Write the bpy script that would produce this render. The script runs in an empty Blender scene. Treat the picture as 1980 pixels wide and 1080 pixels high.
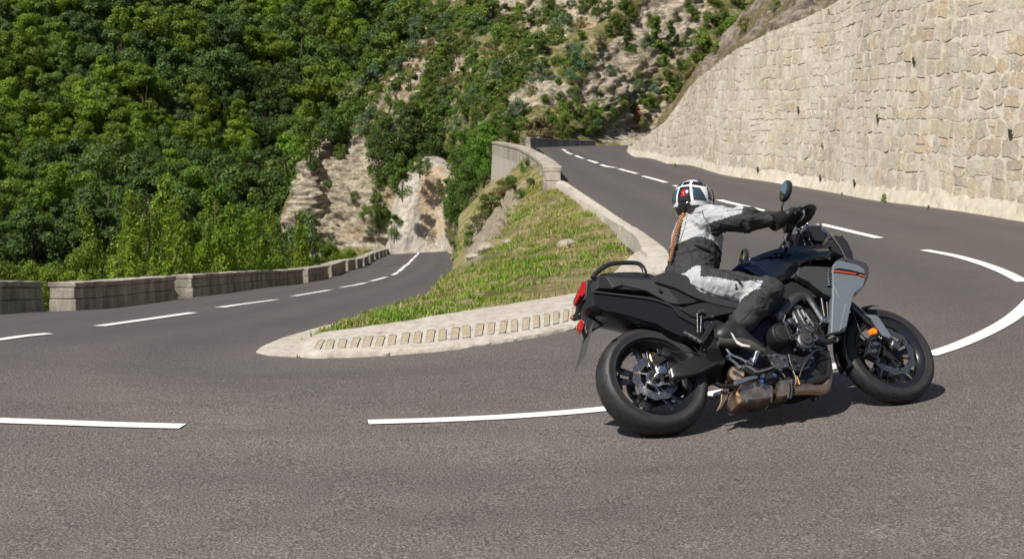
import bpy, math, random
import numpy as np
from mathutils import Vector, Matrix, noise
R = math.radians
sc = bpy.context.scene
col = sc.collection
# ------------------------------------------------------------------ camera, world, sun
F, CX, CY, HZ = 2750.0, 990.0, 540.0, 310.0      # focal length, centre and horizon of the photograph (px)
CAMH = 1.48
PITCH = math.atan((CY-HZ)/F)
cam_d = bpy.data.cameras.new('camera'); cam = bpy.data.objects.new('camera', cam_d); col.objects.link(cam)
cam.location = (0, 0, CAMH); cam.rotation_euler = (R(90)-PITCH, 0, 0)
cam_d.sensor_width = 36; cam_d.lens = F/1980*36; cam_d.clip_end = 3000; cam_d.clip_start = .05
cam_d.dof.use_dof = True; cam_d.dof.focus_distance = 8.4; cam_d.dof.aperture_fstop = 7.1
sc.camera = cam
SUN_TO = Vector((-.60, -.62, 1.15)).normalized()
w = bpy.data.worlds.new('World'); sc.world = w; w.use_nodes = True
nt = w.node_tree; nt.nodes.clear()
wo = nt.nodes.new('ShaderNodeOutputWorld'); wb = nt.nodes.new('ShaderNodeBackground'); ws = nt.nodes.new('ShaderNodeTexSky')
ws.sky_type = 'NISHITA'; ws.sun_disc = False
ws.sun_elevation = math.asin(SUN_TO.z); ws.sun_rotation = math.atan2(SUN_TO.x, SUN_TO.y)
wb.inputs[1].default_value = .055
nt.links.new(ws.outputs[0], wb.inputs[0]); nt.links.new(wb.outputs[0], wo.inputs[0])
sd = bpy.data.lights.new('sun', 'SUN'); sd.energy = 5.0; sd.angle = R(.5); sd.color = (1, .94, .84)
so = bpy.data.objects.new('sun', sd); col.objects.link(so)
so.rotation_euler = SUN_TO.to_track_quat('Z', 'Y').to_euler()
sc.view_settings.view_transform = 'Standard'; sc.view_settings.look = 'None'
sc.view_settings.exposure = .45; sc.view_settings.gamma = 1
sc.cycles.max_bounces = 6; sc.cycles.transparent_max_bounces = 8
# ------------------------------------------------------------------ photo ray helpers (used to measure places, all results are world metres)
cp, sp = math.cos(PITCH), math.sin(PITCH)
S = .88                                            # my depth readings were taken at 1/.88 of true scale
def ray(px, py):
    a, b = (px-CX)/F, (CY-py)/F
    return Vector((a, cp + b*sp, -sp + b*cp))      # y forward, z up
def U(px, py, D):                                  # point on the ray at horizontal distance D*S
    r = ray(px, py); k = D*S/r.y
    return Vector((r.x*k, D*S, CAMH + r.z*k))
def proj(p):
    x, y, z = p[0], p[1], p[2]-CAMH
    d = y*cp - z*sp
    if d < .05: return (-9999, -9999)
    v = y*sp + z*cp
    return (CX + F*x/d, CY - F*v/d)
rnd = random.Random(11)
# ------------------------------------------------------------------ materials
MATS = {}
def newmat(name):
    m = bpy.data.materials.new(name); m.use_nodes = True
    nt = m.node_tree; nt.nodes.clear()
    o = nt.nodes.new('ShaderNodeOutputMaterial'); p = nt.nodes.new('ShaderNodeBsdfPrincipled')
    nt.links.new(p.outputs[0], o.inputs[0]); MATS[name] = m
    return m, nt, p, o
class N:
    """tiny node helper"""
    def __init__(s, nt): s.nt = nt
    def n(s, t, **kw):
        x = s.nt.nodes.new(t)
        for k, v in kw.items(): setattr(x, k, v)
        return x
    def l(s, a, b): s.nt.links.new(a, b)
    def coord(s, kind='Object', scale=(1,1,1)):
        tc = s.n('ShaderNodeTexCoord'); mp = s.n('ShaderNodeMapping'); mp.inputs['Scale'].default_value = scale
        s.l(tc.outputs[kind], mp.inputs[0]); return mp.outputs[0]
    def noise(s, vec, scale, detail=4, rough=.6, dist=0):
        x = s.n('ShaderNodeTexNoise'); x.inputs['Scale'].default_value = scale; x.inputs['Detail'].default_value = detail
        x.inputs['Roughness'].default_value = rough; x.inputs['Distortion'].default_value = dist
        if vec is not None: s.l(vec, x.inputs['Vector'])
        return x.outputs[0]
    def vor(s, vec, scale, feature='F1', out=0):
        x = s.n('ShaderNodeTexVoronoi'); x.feature = feature; x.inputs['Scale'].default_value = scale
        s.l(vec, x.inputs['Vector']); return x.outputs[out]
    def ramp(s, fac, stops):
        x = s.n('ShaderNodeValToRGB'); e = x.color_ramp.elements
        while len(e) < len(stops): e.new(.5)
        for i, (p, c) in enumerate(stops):
            e[i].position = p
            c = c if hasattr(c, '__len__') else (c, c, c)
            e[i].color = (*c, 1)
        s.l(fac, x.inputs[0]); return x.outputs[0]
    def mix(s, fac, a, b, mode='MIX'):
        x = s.n('ShaderNodeMix'); x.data_type = 'RGBA'; x.blend_type = mode
        for sock, v in ((x.inputs[0], fac), (x.inputs[6], a), (x.inputs[7], b)):
            if hasattr(v, 'links') or isinstance(v, bpy.types.NodeSocket): s.l(v, sock)
            elif hasattr(v, '__len__'): sock.default_value = (*v, 1)
            else: sock.default_value = v
        return x.outputs[2]
    def math(s, op, a, b=0.0, clamp=False):
        x = s.n('ShaderNodeMath'); x.operation = op; x.use_clamp = clamp
        for sock, v in ((x.inputs[0], a), (x.inputs[1], b)):
            if isinstance(v, bpy.types.NodeSocket): s.l(v, sock)
            else: sock.default_value = v
        return x.outputs[0]
    def bump(s, h, strength, dist=.02, prev=None):
        x = s.n('ShaderNodeBump'); x.inputs['Strength'].default_value = strength; x.inputs['Distance'].default_value = dist
        s.l(h, x.inputs['Height'])
        if prev is not None: s.l(prev, x.inputs['Normal'])
        return x.outputs[0]
def mat(name, c, rough=.5, metal=0, coat=0, var=.0, vs=12, bump=0, bs=80, spec=.5, vary_rough=0):
    m, nt, p, o = newmat(name); n = N(nt)
    p.inputs['Base Color'].default_value = (*c, 1); p.inputs['Roughness'].default_value = rough
    p.inputs['Metallic'].default_value = metal; p.inputs['Coat Weight'].default_value = coat
    p.inputs['Coat Roughness'].default_value = .04
    p.inputs['Specular IOR Level'].default_value = spec
    co = n.coord()
    if var:
        f = n.noise(co, vs, 5, .65)
        lo = tuple(x*(1-var) for x in c); hi = tuple(min(1, x*(1+var)) for x in c)
        n.l(n.ramp(f, [(.3, lo), (.7, hi)]), p.inputs['Base Color'])
    if vary_rough:
        f = n.noise(co, vs*2, 4, .6)
        n.l(n.ramp(f, [(.3, max(.02, rough-vary_rough)), (.7, min(1, rough+vary_rough))]), p.inputs['Roughness'])
    if bump:
        n.l(n.bump(n.noise(co, bs, 3, .6), bump, .01), p.inputs['Normal'])
    return m
# ------------------------------------------------------------------ mesh helper
def tag(o, label=None, cat=None, group=None, kind=None):
    if label: o['label'] = label
    if cat: o['category'] = cat
    if group: o['group'] = group
    if kind: o['kind'] = kind
    return o
def empty(name, loc=(0, 0, 0), rz=0):
    o = bpy.data.objects.new(name, None); col.objects.link(o); o.location = loc; o.rotation_euler = (0, 0, rz)
    o.empty_display_size = .2
    return o
def link_mesh(name, V, Fc, mats, parent=None, smooth=35, midx=None, bevel=0, bseg=2):
    me = bpy.data.meshes.new(name)
    me.from_pydata([tuple(v) for v in V], [], [tuple(f) for f in Fc])
    if not isinstance(mats, (list, tuple)): mats = [mats]
    for m in mats: me.materials.append(m)
    if midx is not None: me.polygons.foreach_set('material_index', midx)
    if smooth:
        me.polygons.foreach_set('use_smooth', [True]*len(me.polygons))
        if smooth < 180: me.set_sharp_from_angle(angle=R(smooth))
    me.update()
    o = bpy.data.objects.new(name, me); col.objects.link(o)
    if parent: o.parent = parent
    if bevel:
        b = o.modifiers.new('bevel', 'BEVEL'); b.width = bevel; b.segments = bseg; b.limit_method = 'ANGLE'; b.angle_limit = R(40)
        b.harden_normals = True
    return o
def frame(d, up=Vector((0, 0, 1))):
    d = d.normalized()
    a = d.cross(up)
    if a.length < 1e-4: a = d.cross(Vector((1, 0, 0)))
    a.normalize(); return a, a.cross(d)
class MB:
    def __init__(s): s.V = []; s.F = []; s.I = []
    def add(s, V, Fc, mi=0):
        k = len(s.V); s.V += [Vector(v) for v in V]; s.F += [tuple(i+k for i in f) for f in Fc]; s.I += [mi]*len(Fc); return s
    def box(s, c, size, rot=None, mi=0, taper=1.0):
        x, y, z = [a/2 for a in size]; V = []
        for dz in (-1, 1):
            t = taper if dz > 0 else 1
            for dx, dy in ((-1, -1), (1, -1), (1, 1), (-1, 1)):
                v = Vector((dx*x*t, dy*y*t, dz*z)); V.append((rot @ v if rot is not None else v) + Vector(c))
        return s.add(V, [(3, 2, 1, 0), (4, 5, 6, 7), (0, 1, 5, 4), (1, 2, 6, 5), (2, 3, 7, 6), (3, 0, 4, 7)], mi)
    def cyl(s, a, b, r0, r1=None, n=16, mi=0, cap=True):
        a, b = Vector(a), Vector(b); r1 = r0 if r1 is None else r1
        u, v = frame(b-a); V = []
        for p, r in ((a, r0), (b, r1)):
            for i in range(n):
                t = 2*math.pi*i/n; V.append(p + u*(r*math.cos(t)) + v*(r*math.sin(t)))
        Fc = [(i, (i+1) % n, n+(i+1) % n, n+i) for i in range(n)]
        if cap: Fc += [tuple(range(n-1, -1, -1)), tuple(range(n, 2*n))]
        return s.add(V, Fc, mi)
    def tube(s, pts, r, n=10, mi=0, close=False, sub=4, flat=1.0):
        P = [Vector(p) for p in pts]
        if sub > 1 and len(P) > 2: P = catmull(P, sub)
        rs = r if hasattr(r, '__len__') else [r]*len(pts)
        if len(rs) != len(P): rs = list(np.interp(np.linspace(0, 1, len(P)), np.linspace(0, 1, len(rs)), rs))
        V = []; last = None
        for i, p in enumerate(P):
            d = (P[min(i+1, len(P)-1)] - P[max(i-1, 0)]).normalized()
            if last is None: u, v = frame(d)
            else:
                u = (last - d*last.dot(d)).normalized(); v = u.cross(d) * 1
            last = u
            for k in range(n):
                t = 2*math.pi*k/n; V.append(p + u*(rs[i]*math.cos(t)) + v*(rs[i]*flat*math.sin(t)))
        m = len(P); Fc = []
        for i in range(m-1):
            for k in range(n): Fc.append((i*n+k, i*n+(k+1) % n, (i+1)*n+(k+1) % n, (i+1)*n+k))
        Fc += [tuple(range(n-1, -1, -1)), tuple(range((m-1)*n, m*n))]
        return s.add(V, Fc, mi)
    def lathe(s, prof, c, ax, n=48, mi=0, closed=True, a0=0, a1=2*math.pi):
        """prof: (radius, along-axis) loop"""
        ax = Vector(ax).normalized(); u, v = frame(ax); c = Vector(c); m = len(prof); V = []
        full = abs(a1-a0-2*math.pi) < 1e-6; nn = n if full else n+1
        for i in range(nn):
            t = a0 + (a1-a0)*i/n; d = u*math.cos(t) + v*math.sin(t)
            for r, z in prof: V.append(c + d*r + ax*z)
        Fc = []
        for i in range(n):
            j = (i+1) % nn
            for k in range(m if closed else m-1):
                kk = (k+1) % m; Fc.append((i*m+k, j*m+k, j*m+kk, i*m+kk))
        return s.add(V, Fc, mi)
    def prism(s, A, B, mi=0):
        """A, B: matching outlines"""
        n = len(A)
        return s.add(list(A)+list(B), [tuple(range(n-1, -1, -1)), tuple(range(n, 2*n))] + [(i, (i+1) % n, n+(i+1) % n, n+i) for i in range(n)], mi)
    def ball(s, c, r, n=14, mi=0):
        r = r if hasattr(r, '__len__') else (r, r, r); V = []; Fc = []; m = n//2
        for j in range(m+1):
            p = math.pi*j/m
            for i in range(n):
                t = 2*math.pi*i/n; V.append(Vector(c) + Vector((r[0]*math.sin(p)*math.cos(t), r[1]*math.sin(p)*math.sin(t), r[2]*math.cos(p))))
        for j in range(m):
            for i in range(n): Fc.append((j*n+i, (j+1)*n+i, (j+1)*n+(i+1) % n, j*n+(i+1) % n))
        return s.add(V, Fc, mi)
    def build(s, name, mats, parent=None, smooth=35, bevel=0, bseg=2):
        return link_mesh(name, s.V, s.F, mats, parent, smooth, s.I, bevel, bseg)
def catmull(P, sub):
    out = []
    for i in range(len(P)-1):
        p0, p1, p2, p3 = P[max(i-1, 0)], P[i], P[i+1], P[min(i+2, len(P)-1)]
        for k in range(sub):
            t = k/sub
            out.append(.5*((2*p1) + (p2-p0)*t + (2*p0-5*p1+4*p2-p3)*t*t + (3*p1-p0-3*p2+p3)*t**3))
    out.append(P[-1]); return out
def cat_arr(P, n):
    """resample array of points (k, m) to n rows through Catmull-Rom"""
    P = np.asarray(P, float); k = len(P); out = np.zeros((n,)+P.shape[1:])
    for j, t in enumerate(np.linspace(0, k-1, n)):
        i = min(int(t), k-2); f = t-i
        p0, p1, p2, p3 = P[max(i-1, 0)], P[i], P[i+1], P[min(i+2, k-1)]
        out[j] = .5*((2*p1)+(p2-p0)*f+(2*p0-5*p1+4*p2-p3)*f*f+(3*p1-p0-3*p2+p3)*f**3)
    return out
class RBF:
    def __init__(s, pts, smooth=.02, c=2.0):
        s.c = c; P = np.array(pts, float); s.X = P[:, :2]; n = len(P)
        K = s.k(np.linalg.norm(s.X[:, None]-s.X[None], axis=2)) + np.eye(n)*smooth
        A = np.zeros((n+3, n+3)); A[:n, :n] = K; A[:n, n] = 1; A[:n, n+1:] = s.X; A[n, :n] = 1; A[n+1:, :n] = s.X.T
        s.w = np.linalg.solve(A, np.concatenate([P[:, 2], [0, 0, 0]]))
    def k(s, r): return -np.sqrt(r*r + s.c*s.c)
    def many(s, X):
        X = np.asarray(X, float); r = np.linalg.norm(X[:, None]-s.X[None], axis=2)
        return s.k(r)@s.w[:-3] + s.w[-3] + X@s.w[-2:]
    def __call__(s, x, y): return float(s.many([(x, y)])[0])
# ------------------------------------------------------------------ road: measured edge stations (px, py, D) lower leg -> hairpin -> upper leg
def W(x, y): return ('w', x, y)
st = [((860, 483.5, 145), (762, 486, 135)), ((862, 485, 125), (752, 490, 112)), ((872, 495, 75), (712, 510, 72)), ((881, 507, 50), (655, 530, 50)), ((888, 521, 36), (555, 552, 38)),
      ((870, 545, 25), (430, 567, 29)), ((830, 565, 20), (330, 580, 25)), ((740, 600, 16.5), (115, 603, 19.8)), ((640, 632, 14.3), (-20, 609, 17.5)),
      ((540, 660, 13.2), (-6.6, 13.0)), ((497, 682, 12.7), (-7.2, 9)), ((575, 691, 12.3), (-5.6, 3)), ((700, 690, 12.1), (-3, -.5)), ((850, 678, 12.1), (-.5, -2)),
      ((980, 660, 12.3), (2, -2)), ((1110, 637, 12.7), (5, -.5)), ((1200, 616, 13.0), (7.2, 3)), ((1290, 575, 14), (7.8, 7)), ((1315, 530, 15.3), (7.8, 11)),
      ((1290, 490, 17), (7.3, 14.5)), ((1240, 450, 19.8), (2010, 433, 20)), ((1190, 420, 22.5), (1700, 388, 25.6)), ((1130, 380, 27), (1560, 363, 31)),
      ((1088, 352, 31), (1400, 338, 37)), ((1066, 325, 42), (1300, 319, 48)), ((1048, 293, 58), (1225, 303, 60)), ((1040, 285.5, 73), (1222, 292, 68)),
      ((1100, 283, 84), (1240, 288, 74)), ((1170, 281.5, 90), (1290, 287, 78)), ((1300, 280, 92), (1360, 287, 79))]
ctr = [(812, 487, 125), (790, 510, 66), (770, 525, 47), (752, 533, 36), (717, 544, 30.9), (660, 556, 26.6), (567, 573, 22.3), (425, 595, 18), (192, 631, 14.5),
       (95, 645, 13.6), (0, 657, 12.9), (0, 815, 9.1), (350, 825, 8.92), (712, 817, 9.06), (1172, 790, 9.45), (1620, 706, 10.5), (1800, 685, 10.8), (1940, 625, 12), (1975, 545, 14), (1787, 484, 16.9),
       (1700, 461, 17.8), (1470, 407, 22), (1290, 353, 30.4), (1232, 336, 34.6), (1190, 325, 38.8), (1155, 316, 43), (1128, 307, 47), (1105, 299, 52), (1090, 291, 62)]
ctl = [U(*c) for c in ctr]
for i, o in st:
    ctl.append(U(*i))
    if len(o) == 3: ctl.append(U(*o))
ctl += [Vector(v) for v in ((-6.6, 13, -.2), (-7.2, 9, -.25), (-5.6, 3, -.2), (-3, -.5, -.1), (0, -2, 0), (2, -2, .08), (5, -.5, .25), (7.2, 3, .42), (7.8, 7, .5), (7.8, 11, .55), (7.3, 14.5, .6),
        (0, 5.2, 0), (-2, 5.2, -.06), (2, 5.2, .07), (.83, 7.57, 0), (2.22, 8.08, .09), (-2.5, 7, -.06))]
class RoadZ:
    """the two legs lie side by side at different heights: one smooth surface each, sharing the hairpin"""
    def __init__(s, pts):
        s.lo = RBF([v for v in pts if v[1] < 14 or v[0] < 0], .03, 2.0); s.up = RBF([v for v in pts if v[1] < 14 or v[0] > 0], .03, 2.0)
    def many(s, X):
        X = np.asarray(X, float); t = np.clip((X[:, 0]+.8)/1.6, 0, 1); t = t*t*(3-2*t)
        return s.lo.many(X)*(1-t) + s.up.many(X)*t
    def __call__(s, x, y): return float(s.many([(x, y)])[0])
road_z = RoadZ([tuple(v) for v in ctl])
def G(px, py):
    """where the photo ray meets the road"""
    r = ray(px, py); lo = None
    for k in range(1, 1600):
        D = 3 + k*.1; p = Vector((r.x/r.y*D, D, CAMH + r.z/r.y*D))
        if p.z < road_z(p.x, p.y):
            a_, b_ = D-.1, D
            for _ in range(14):
                D = (a_+b_)/2; p = Vector((r.x/r.y*D, D, CAMH + r.z/r.y*D))
                if p.z < road_z(p.x, p.y): b_ = D
                else: a_ = D
            return Vector((p.x, p.y, road_z(p.x, p.y)))
    return p
def edge(e):
    if len(e) == 2: return np.array((e[0], e[1]))
    v = U(*e); return np.array((v.x, v.y))
inn = cat_arr([edge(a) for a, b in st], 300); out = cat_arr([edge(b) for a, b in st], 300)
m_asph, nt, p, o = newmat('asphalt'); n = N(nt)
co = n.coord('Object')
big = n.noise(co, .35, 4, .6, .6); mid = n.noise(co, 3, 5, .7); fine = n.noise(co, 90, 3, .8); sp_ = n.vor(co, 75)
streak = n.noise(n.coord('Object', (.25, 1.6, 1)), 1.0, 4, .6)
c1 = n.ramp(fine, [(.36, (.028, .025, .0245)), (.47, (.088, .079, .075)), (.56, (.140, .127, .120)), (.70, (.35, .325, .31))])
c2 = n.mix(n.ramp(big, [(.35, 0), (.7, 1)]), c1, (1.13, 1.1, 1.08), 'MULTIPLY')
c3 = n.mix(.55, c2, n.ramp(mid, [(.3, (.8, .8, .8)), (.7, (1.18, 1.16, 1.15))]), 'MULTIPLY')
c3 = n.mix(n.ramp(streak, [(.45, 0), (.75, .35)]), c3, (.045, .042, .042))
sepx = n.n('ShaderNodeSeparateXYZ'); n.l(co, sepx.inputs[0])
older = n.math('ADD', sepx.outputs['Y'], n.math('MULTIPLY', big, 3.0))
newer = n.ramp(n.math('MULTIPLY', n.math('SUBTRACT', older, 9.5), .25, True), [(0, 0), (1, 1)])    # smoother, darker surfacing on the two legs
c4 = n.mix(newer, c3, n.mix(.74, c3, (.062, .056, .057)))
lane = n.n('ShaderNodeAttribute'); lane.attribute_name = 'lane'
lw = n.math('ADD', lane.outputs['Fac'], n.math('MULTIPLY', n.math('SUBTRACT', mid, .5), .05))
c4 = n.mix(1.0, c4, n.ramp(lw, [(0, (1.12, 1.1, 1.06)), (.05, (1, 1, 1)), (.14, (.88, .88, .89)), (.24, (1.05, 1.04, 1.03)), (.34, (.88, .88, .89)), (.48, (1.06, 1.05, 1.04)), (.64, (.90, .90, .91)), (.76, (1.05, 1.04, 1.03)), (.86, (.90, .9, .91)), (.95, (1.08, 1.06, 1.02))]), 'MULTIPLY')
n.l(c4, p.inputs['Base Color'])
n.l(n.ramp(sp_, [(.0, .95), (.5, .72)]), p.inputs['Roughness']); p.inputs['Specular IOR Level'].default_value = .35
n.l(n.bump(sp_, .45, .006, n.bump(fine, .5, .006)), p.inputs['Normal'])
nl = 22; V = []
for i in range(300):
    for j in range(nl+1):
        t = j/nl; q = inn[i]*(1-t) + out[i]*t; V.append(q)
zz = road_z.many(V); V = [(v[0], v[1], z) for v, z in zip(V, zz)]
Fc = [(i*(nl+1)+j, (i+1)*(nl+1)+j, (i+1)*(nl+1)+j+1, i*(nl+1)+j+1) for i in range(299) for j in range(nl)]
road = link_mesh('road', V, Fc, m_asph, smooth=180); la = road.data.attributes.new('lane', 'FLOAT', 'POINT'); la.data.foreach_set('value', [j/nl for i in range(300) for j in range(nl+1)]); tag(road, 'grey asphalt hairpin road winding round the grassy island', kind='structure')
# ---- painted dashes
m_paint, nt, p, o = newmat('road_paint'); n = N(nt); co = n.coord()
f = n.noise(co, 60, 4, .8)
n.l(n.ramp(f, [(.3, (.34, .32, .31)), (.43, (.66, .64, .61)), (.6, (.78, .77, .74))]), p.inputs['Base Color']); p.inputs['Roughness'].default_value = .7
n.l(n.bump(f, .3, .004), p.inputs['Normal'])
dashes = [[(-40, 661), (0, 657), (50, 650), (95, 645.5)], [(192, 631), (283, 618), (373, 605)], [(425, 595), (480, 587), (533, 580)], [(567, 573), (603, 567), (638, 561)], [(660, 556), (684, 552), (707, 547)], [(717, 544), (747, 536)],
          [(751, 533), (768, 527)], [(770, 525.5), (780, 517.5)], [(781, 516.5), (791, 508)], [(792, 507), (799, 500)], [(800, 499), (806, 493)], [(807, 492), (813, 486.5)],
          [(-30, 813), (120, 818), (235, 822), (353, 825)], [(712, 817), (870, 812), (1020, 804), (1172, 791), (1330, 770), (1480, 742), (1632, 704)],
          [(1796, 687), (1850, 669), (1905, 645), (1950, 620), (1980, 596), (2000, 575)], [(1978, 545.5), (1940, 526), (1895, 509), (1845, 495), (1787, 484)], [(1700, 461), (1645, 448), (1585, 434)],
          [(1478, 409.5), (1430, 397), (1390, 387)], [(1365, 379), (1335, 369), (1305, 359)], [(1288, 353.5), (1243, 341)], [(1232, 336.5), (1197, 327)], [(1190, 325), (1163, 319)],
          [(1155, 316), (1137, 310)], [(1128, 307), (1113, 301)], [(1105, 299), (1095, 293.5)], [(1093, 292.5), (1087, 289)]]
mb = MB()
for d in dashes:
    P = [G(*q) for q in d]
    if len(P) > 2: P = catmull(P, 6)
    else: P = [P[0].lerp(P[1], k/6) for k in range(7)]
    L, Rr = [], []
    for i, q in enumerate(P):
        t = P[min(i+1, len(P)-1)] - P[max(i-1, 0)]; t.z = 0; t.normalize(); nn = Vector((-t.y, t.x, 0))*.06
        for lst, s_ in ((L, 1), (Rr, -1)):
            v = q + nn*s_; v.z = road_z(v.x, v.y) + .006 + .00008*q.y; lst.append(v)
    k = len(P); mb.add(L+Rr, [(i, k+i, k+i+1, i+1) for i in range(k-1)])
# the edge line seen through the gap under the bike
tag(mb.build('road_markings', m_paint, smooth=180), 'white broken centre line painted round the hairpin', kind='structure')
# ------------------------------------------------------------------ hillsides
def loft(rows, nu, nv):
    g = np.array([[tuple(U(*c)) if len(c) == 3 else tuple(c[1:]) for c in r] for r in rows])
    g = cat_arr(g, nv); g = np.swapaxes(cat_arr(np.swapaxes(g, 0, 1), nu), 0, 1)
    return g                                                       # nv x nu x 3
def normals(g):
    du = np.gradient(g, axis=1); dv = np.gradient(g, axis=0); n_ = np.cross(du, dv)
    return n_/np.maximum(np.linalg.norm(n_, axis=2, keepdims=True), 1e-9)
def displace(g, fn):
    n_ = normals(g); out_ = g.copy(); rk = np.zeros(g.shape[:2])
    for i in range(g.shape[0]):
        for j in range(g.shape[1]):
            d, r = fn(g[i, j], proj(g[i, j])); out_[i, j] += n_[i, j]*d; rk[i, j] = r
    return out_, rk
def grid_obj(name, g, m, rk=None, flip=False):
    nv, nu = g.shape[:2]
    Fc = [(i*nu+j, i*nu+j+1, (i+1)*nu+j+1, (i+1)*nu+j) for i in range(nv-1) for j in range(nu-1)]
    o = link_mesh(name, g.reshape(-1, 3), Fc, m, smooth=180)
    if rk is not None:
        a = o.data.attributes.new('rock', 'FLOAT', 'POINT'); a.data.foreach_set('value', rk.reshape(-1))
    return o
def fbm(p, s, o=4, H=.9): return noise.fractal(Vector(p)*s, H, 2.1, o)
def sstep(a, b, x): 
    t = min(1, max(0, (x-a)/(b-a))); return t*t*(3-2*t)
def inpoly(x, y, P):
    c = False; j = len(P)-1
    for i in range(len(P)):
        if (P[i][1] > y) != (P[j][1] > y) and x < (P[j][0]-P[i][0])*(y-P[i][1])/(P[j][1]-P[i][1])+P[i][0]: c = not c
        j = i
    return c
def pdist(x, y, P):
    """signed distance, + inside"""
    d = 1e9; j = len(P)-1
    for i in range(len(P)):
        ax, ay = P[j]; bx, by = P[i]; ex, ey = bx-ax, by-ay
        t = max(0, min(1, ((x-ax)*ex+(y-ay)*ey)/(ex*ex+ey*ey+1e-9))); d = min(d, math.hypot(x-ax-t*ex, y-ay-t*ey)); j = i
    return d if inpoly(x, y, P) else -d
def hill_mat(name, rock_lo, rock_hi, soil, grass, gscale=1.0, warm=(.50, .33, .17)):
    m, nt, p, o = newmat(name); n = N(nt); co = n.coord()
    at = n.n('ShaderNodeAttribute'); at.attribute_name = 'rock'
    co2 = n.coord('Object', (1, 1, 1.9))
    a = n.noise(co2, .9*gscale, 8, .68, .8); b = n.noise(co, .25*gscale, 6, .6); c = n.noise(co, 3.2*gscale, 6, .7)
    cr = n.vor(co2, 1.1*gscale, 'DISTANCE_TO_EDGE')
    rock = n.ramp(a, [(.30, tuple(x*.55 for x in rock_lo)), (.42, rock_lo), (.55, rock_hi), (.72, tuple(min(1, x*1.12) for x in rock_hi))])
    rock = n.mix(n.ramp(b, [(.52, 0), (.66, .6)]), rock, warm)
    rock = n.mix(n.ramp(n.noise(co2, 5.5*gscale, 5, .75, .5), [(.34, .5), (.43, 0)]), rock, tuple(x*.4 for x in rock_lo)); rock = n.mix(n.ramp(cr, [(.0, .45), (.05, 0)]), rock, tuple(x*.3 for x in rock_lo))
    stv = n.n('ShaderNodeMapping'); stv.inputs['Rotation'].default_value = (.35, .3, 0); stv.inputs['Scale'].default_value = (1, 1, 6.5); n.l(co, stv.inputs[0]); stn = n.noise(stv.outputs[0], 1.3*gscale, 7, .7, .35)
    rock = n.mix(n.ramp(stn, [(.36, .7), (.44, 0)]), rock, tuple(x*.42 for x in rock_lo)); rock = n.mix(n.ramp(stn, [(.56, 0), (.68, .5)]), rock, tuple(min(1, x*1.2) for x in rock_hi))
    veg = n.mix(n.ramp(c, [(.42, 0), (.58, 1)]), soil, grass)
    veg = n.mix(n.ramp(a, [(.55, 0), (.62, .75)]), veg, rock)
    f = n.math('ADD', at.outputs['Fac'], n.math('MULTIPLY', n.math('SUBTRACT', c, .5), 1.1))
    n.l(n.mix(n.ramp(f, [(.38, 0), (.55, 1)]), veg, rock), p.inputs['Base Color'])
    p.inputs['Roughness'].default_value = .95; p.inputs['Specular IOR Level'].default_value = .15
    n.l(n.bump(stn, .8, .35/gscale, n.bump(a, 1.0, .6/gscale, n.bump(c, .9, .22/gscale, n.bump(n.noise(co, 9*gscale, 4, .7), .8, .06)))), p.inputs['Normal'])
    return m
m_mid = hill_mat('limestone_hillside', (.36, .31, .24), (.66, .575, .445), (.30, .245, .12), (.12, .15, .04))
m_far = hill_mat('wooded_hillside', (.25, .21, .16), (.42, .37, .30), (.05, .055, .02), (.03, .045, .012), .6)
# far wooded slope on the left
far = loft([[(-500, 640, 100), (-100, 620, 105), (200, 600, 112), (420, 590, 120), (640, 560, 135), (900, 540, 165)],
            [(-500, 470, 112), (-100, 470, 118), (200, 470, 124), (420, 450, 134), (640, 420, 150), (900, 400, 185)],
            [(-500, 300, 132), (-100, 310, 140), (200, 315, 146), (420, 300, 160), (640, 270, 180), (900, 250, 215)],
            [(-500, 130, 150), (-100, 140, 160), (200, 140, 172), (420, 120, 190), (640, 80, 215), (900, 60, 250)],
            [(-500, -60, 172), (-100, -60, 185), (200, -60, 205), (420, -80, 225), (640, -120, 250), (900, -150, 280)],
            [(-500, -300, 200), (-100, -300, 215), (200, -300, 240), (420, -300, 262), (640, -320, 290), (900, -330, 310)]], 150, 120)
far, rk = displace(far, lambda p, q: (2.5*fbm(p, .035) + 1.0*fbm(p, .12), .55*sstep(.05, .5, fbm((p[0]+40, p[1], p[2]), .06))))
hill_far = grid_obj('hillside', far, m_far, rk); tag(hill_far, 'wooded mountain slope across the valley', kind='structure')
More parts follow.
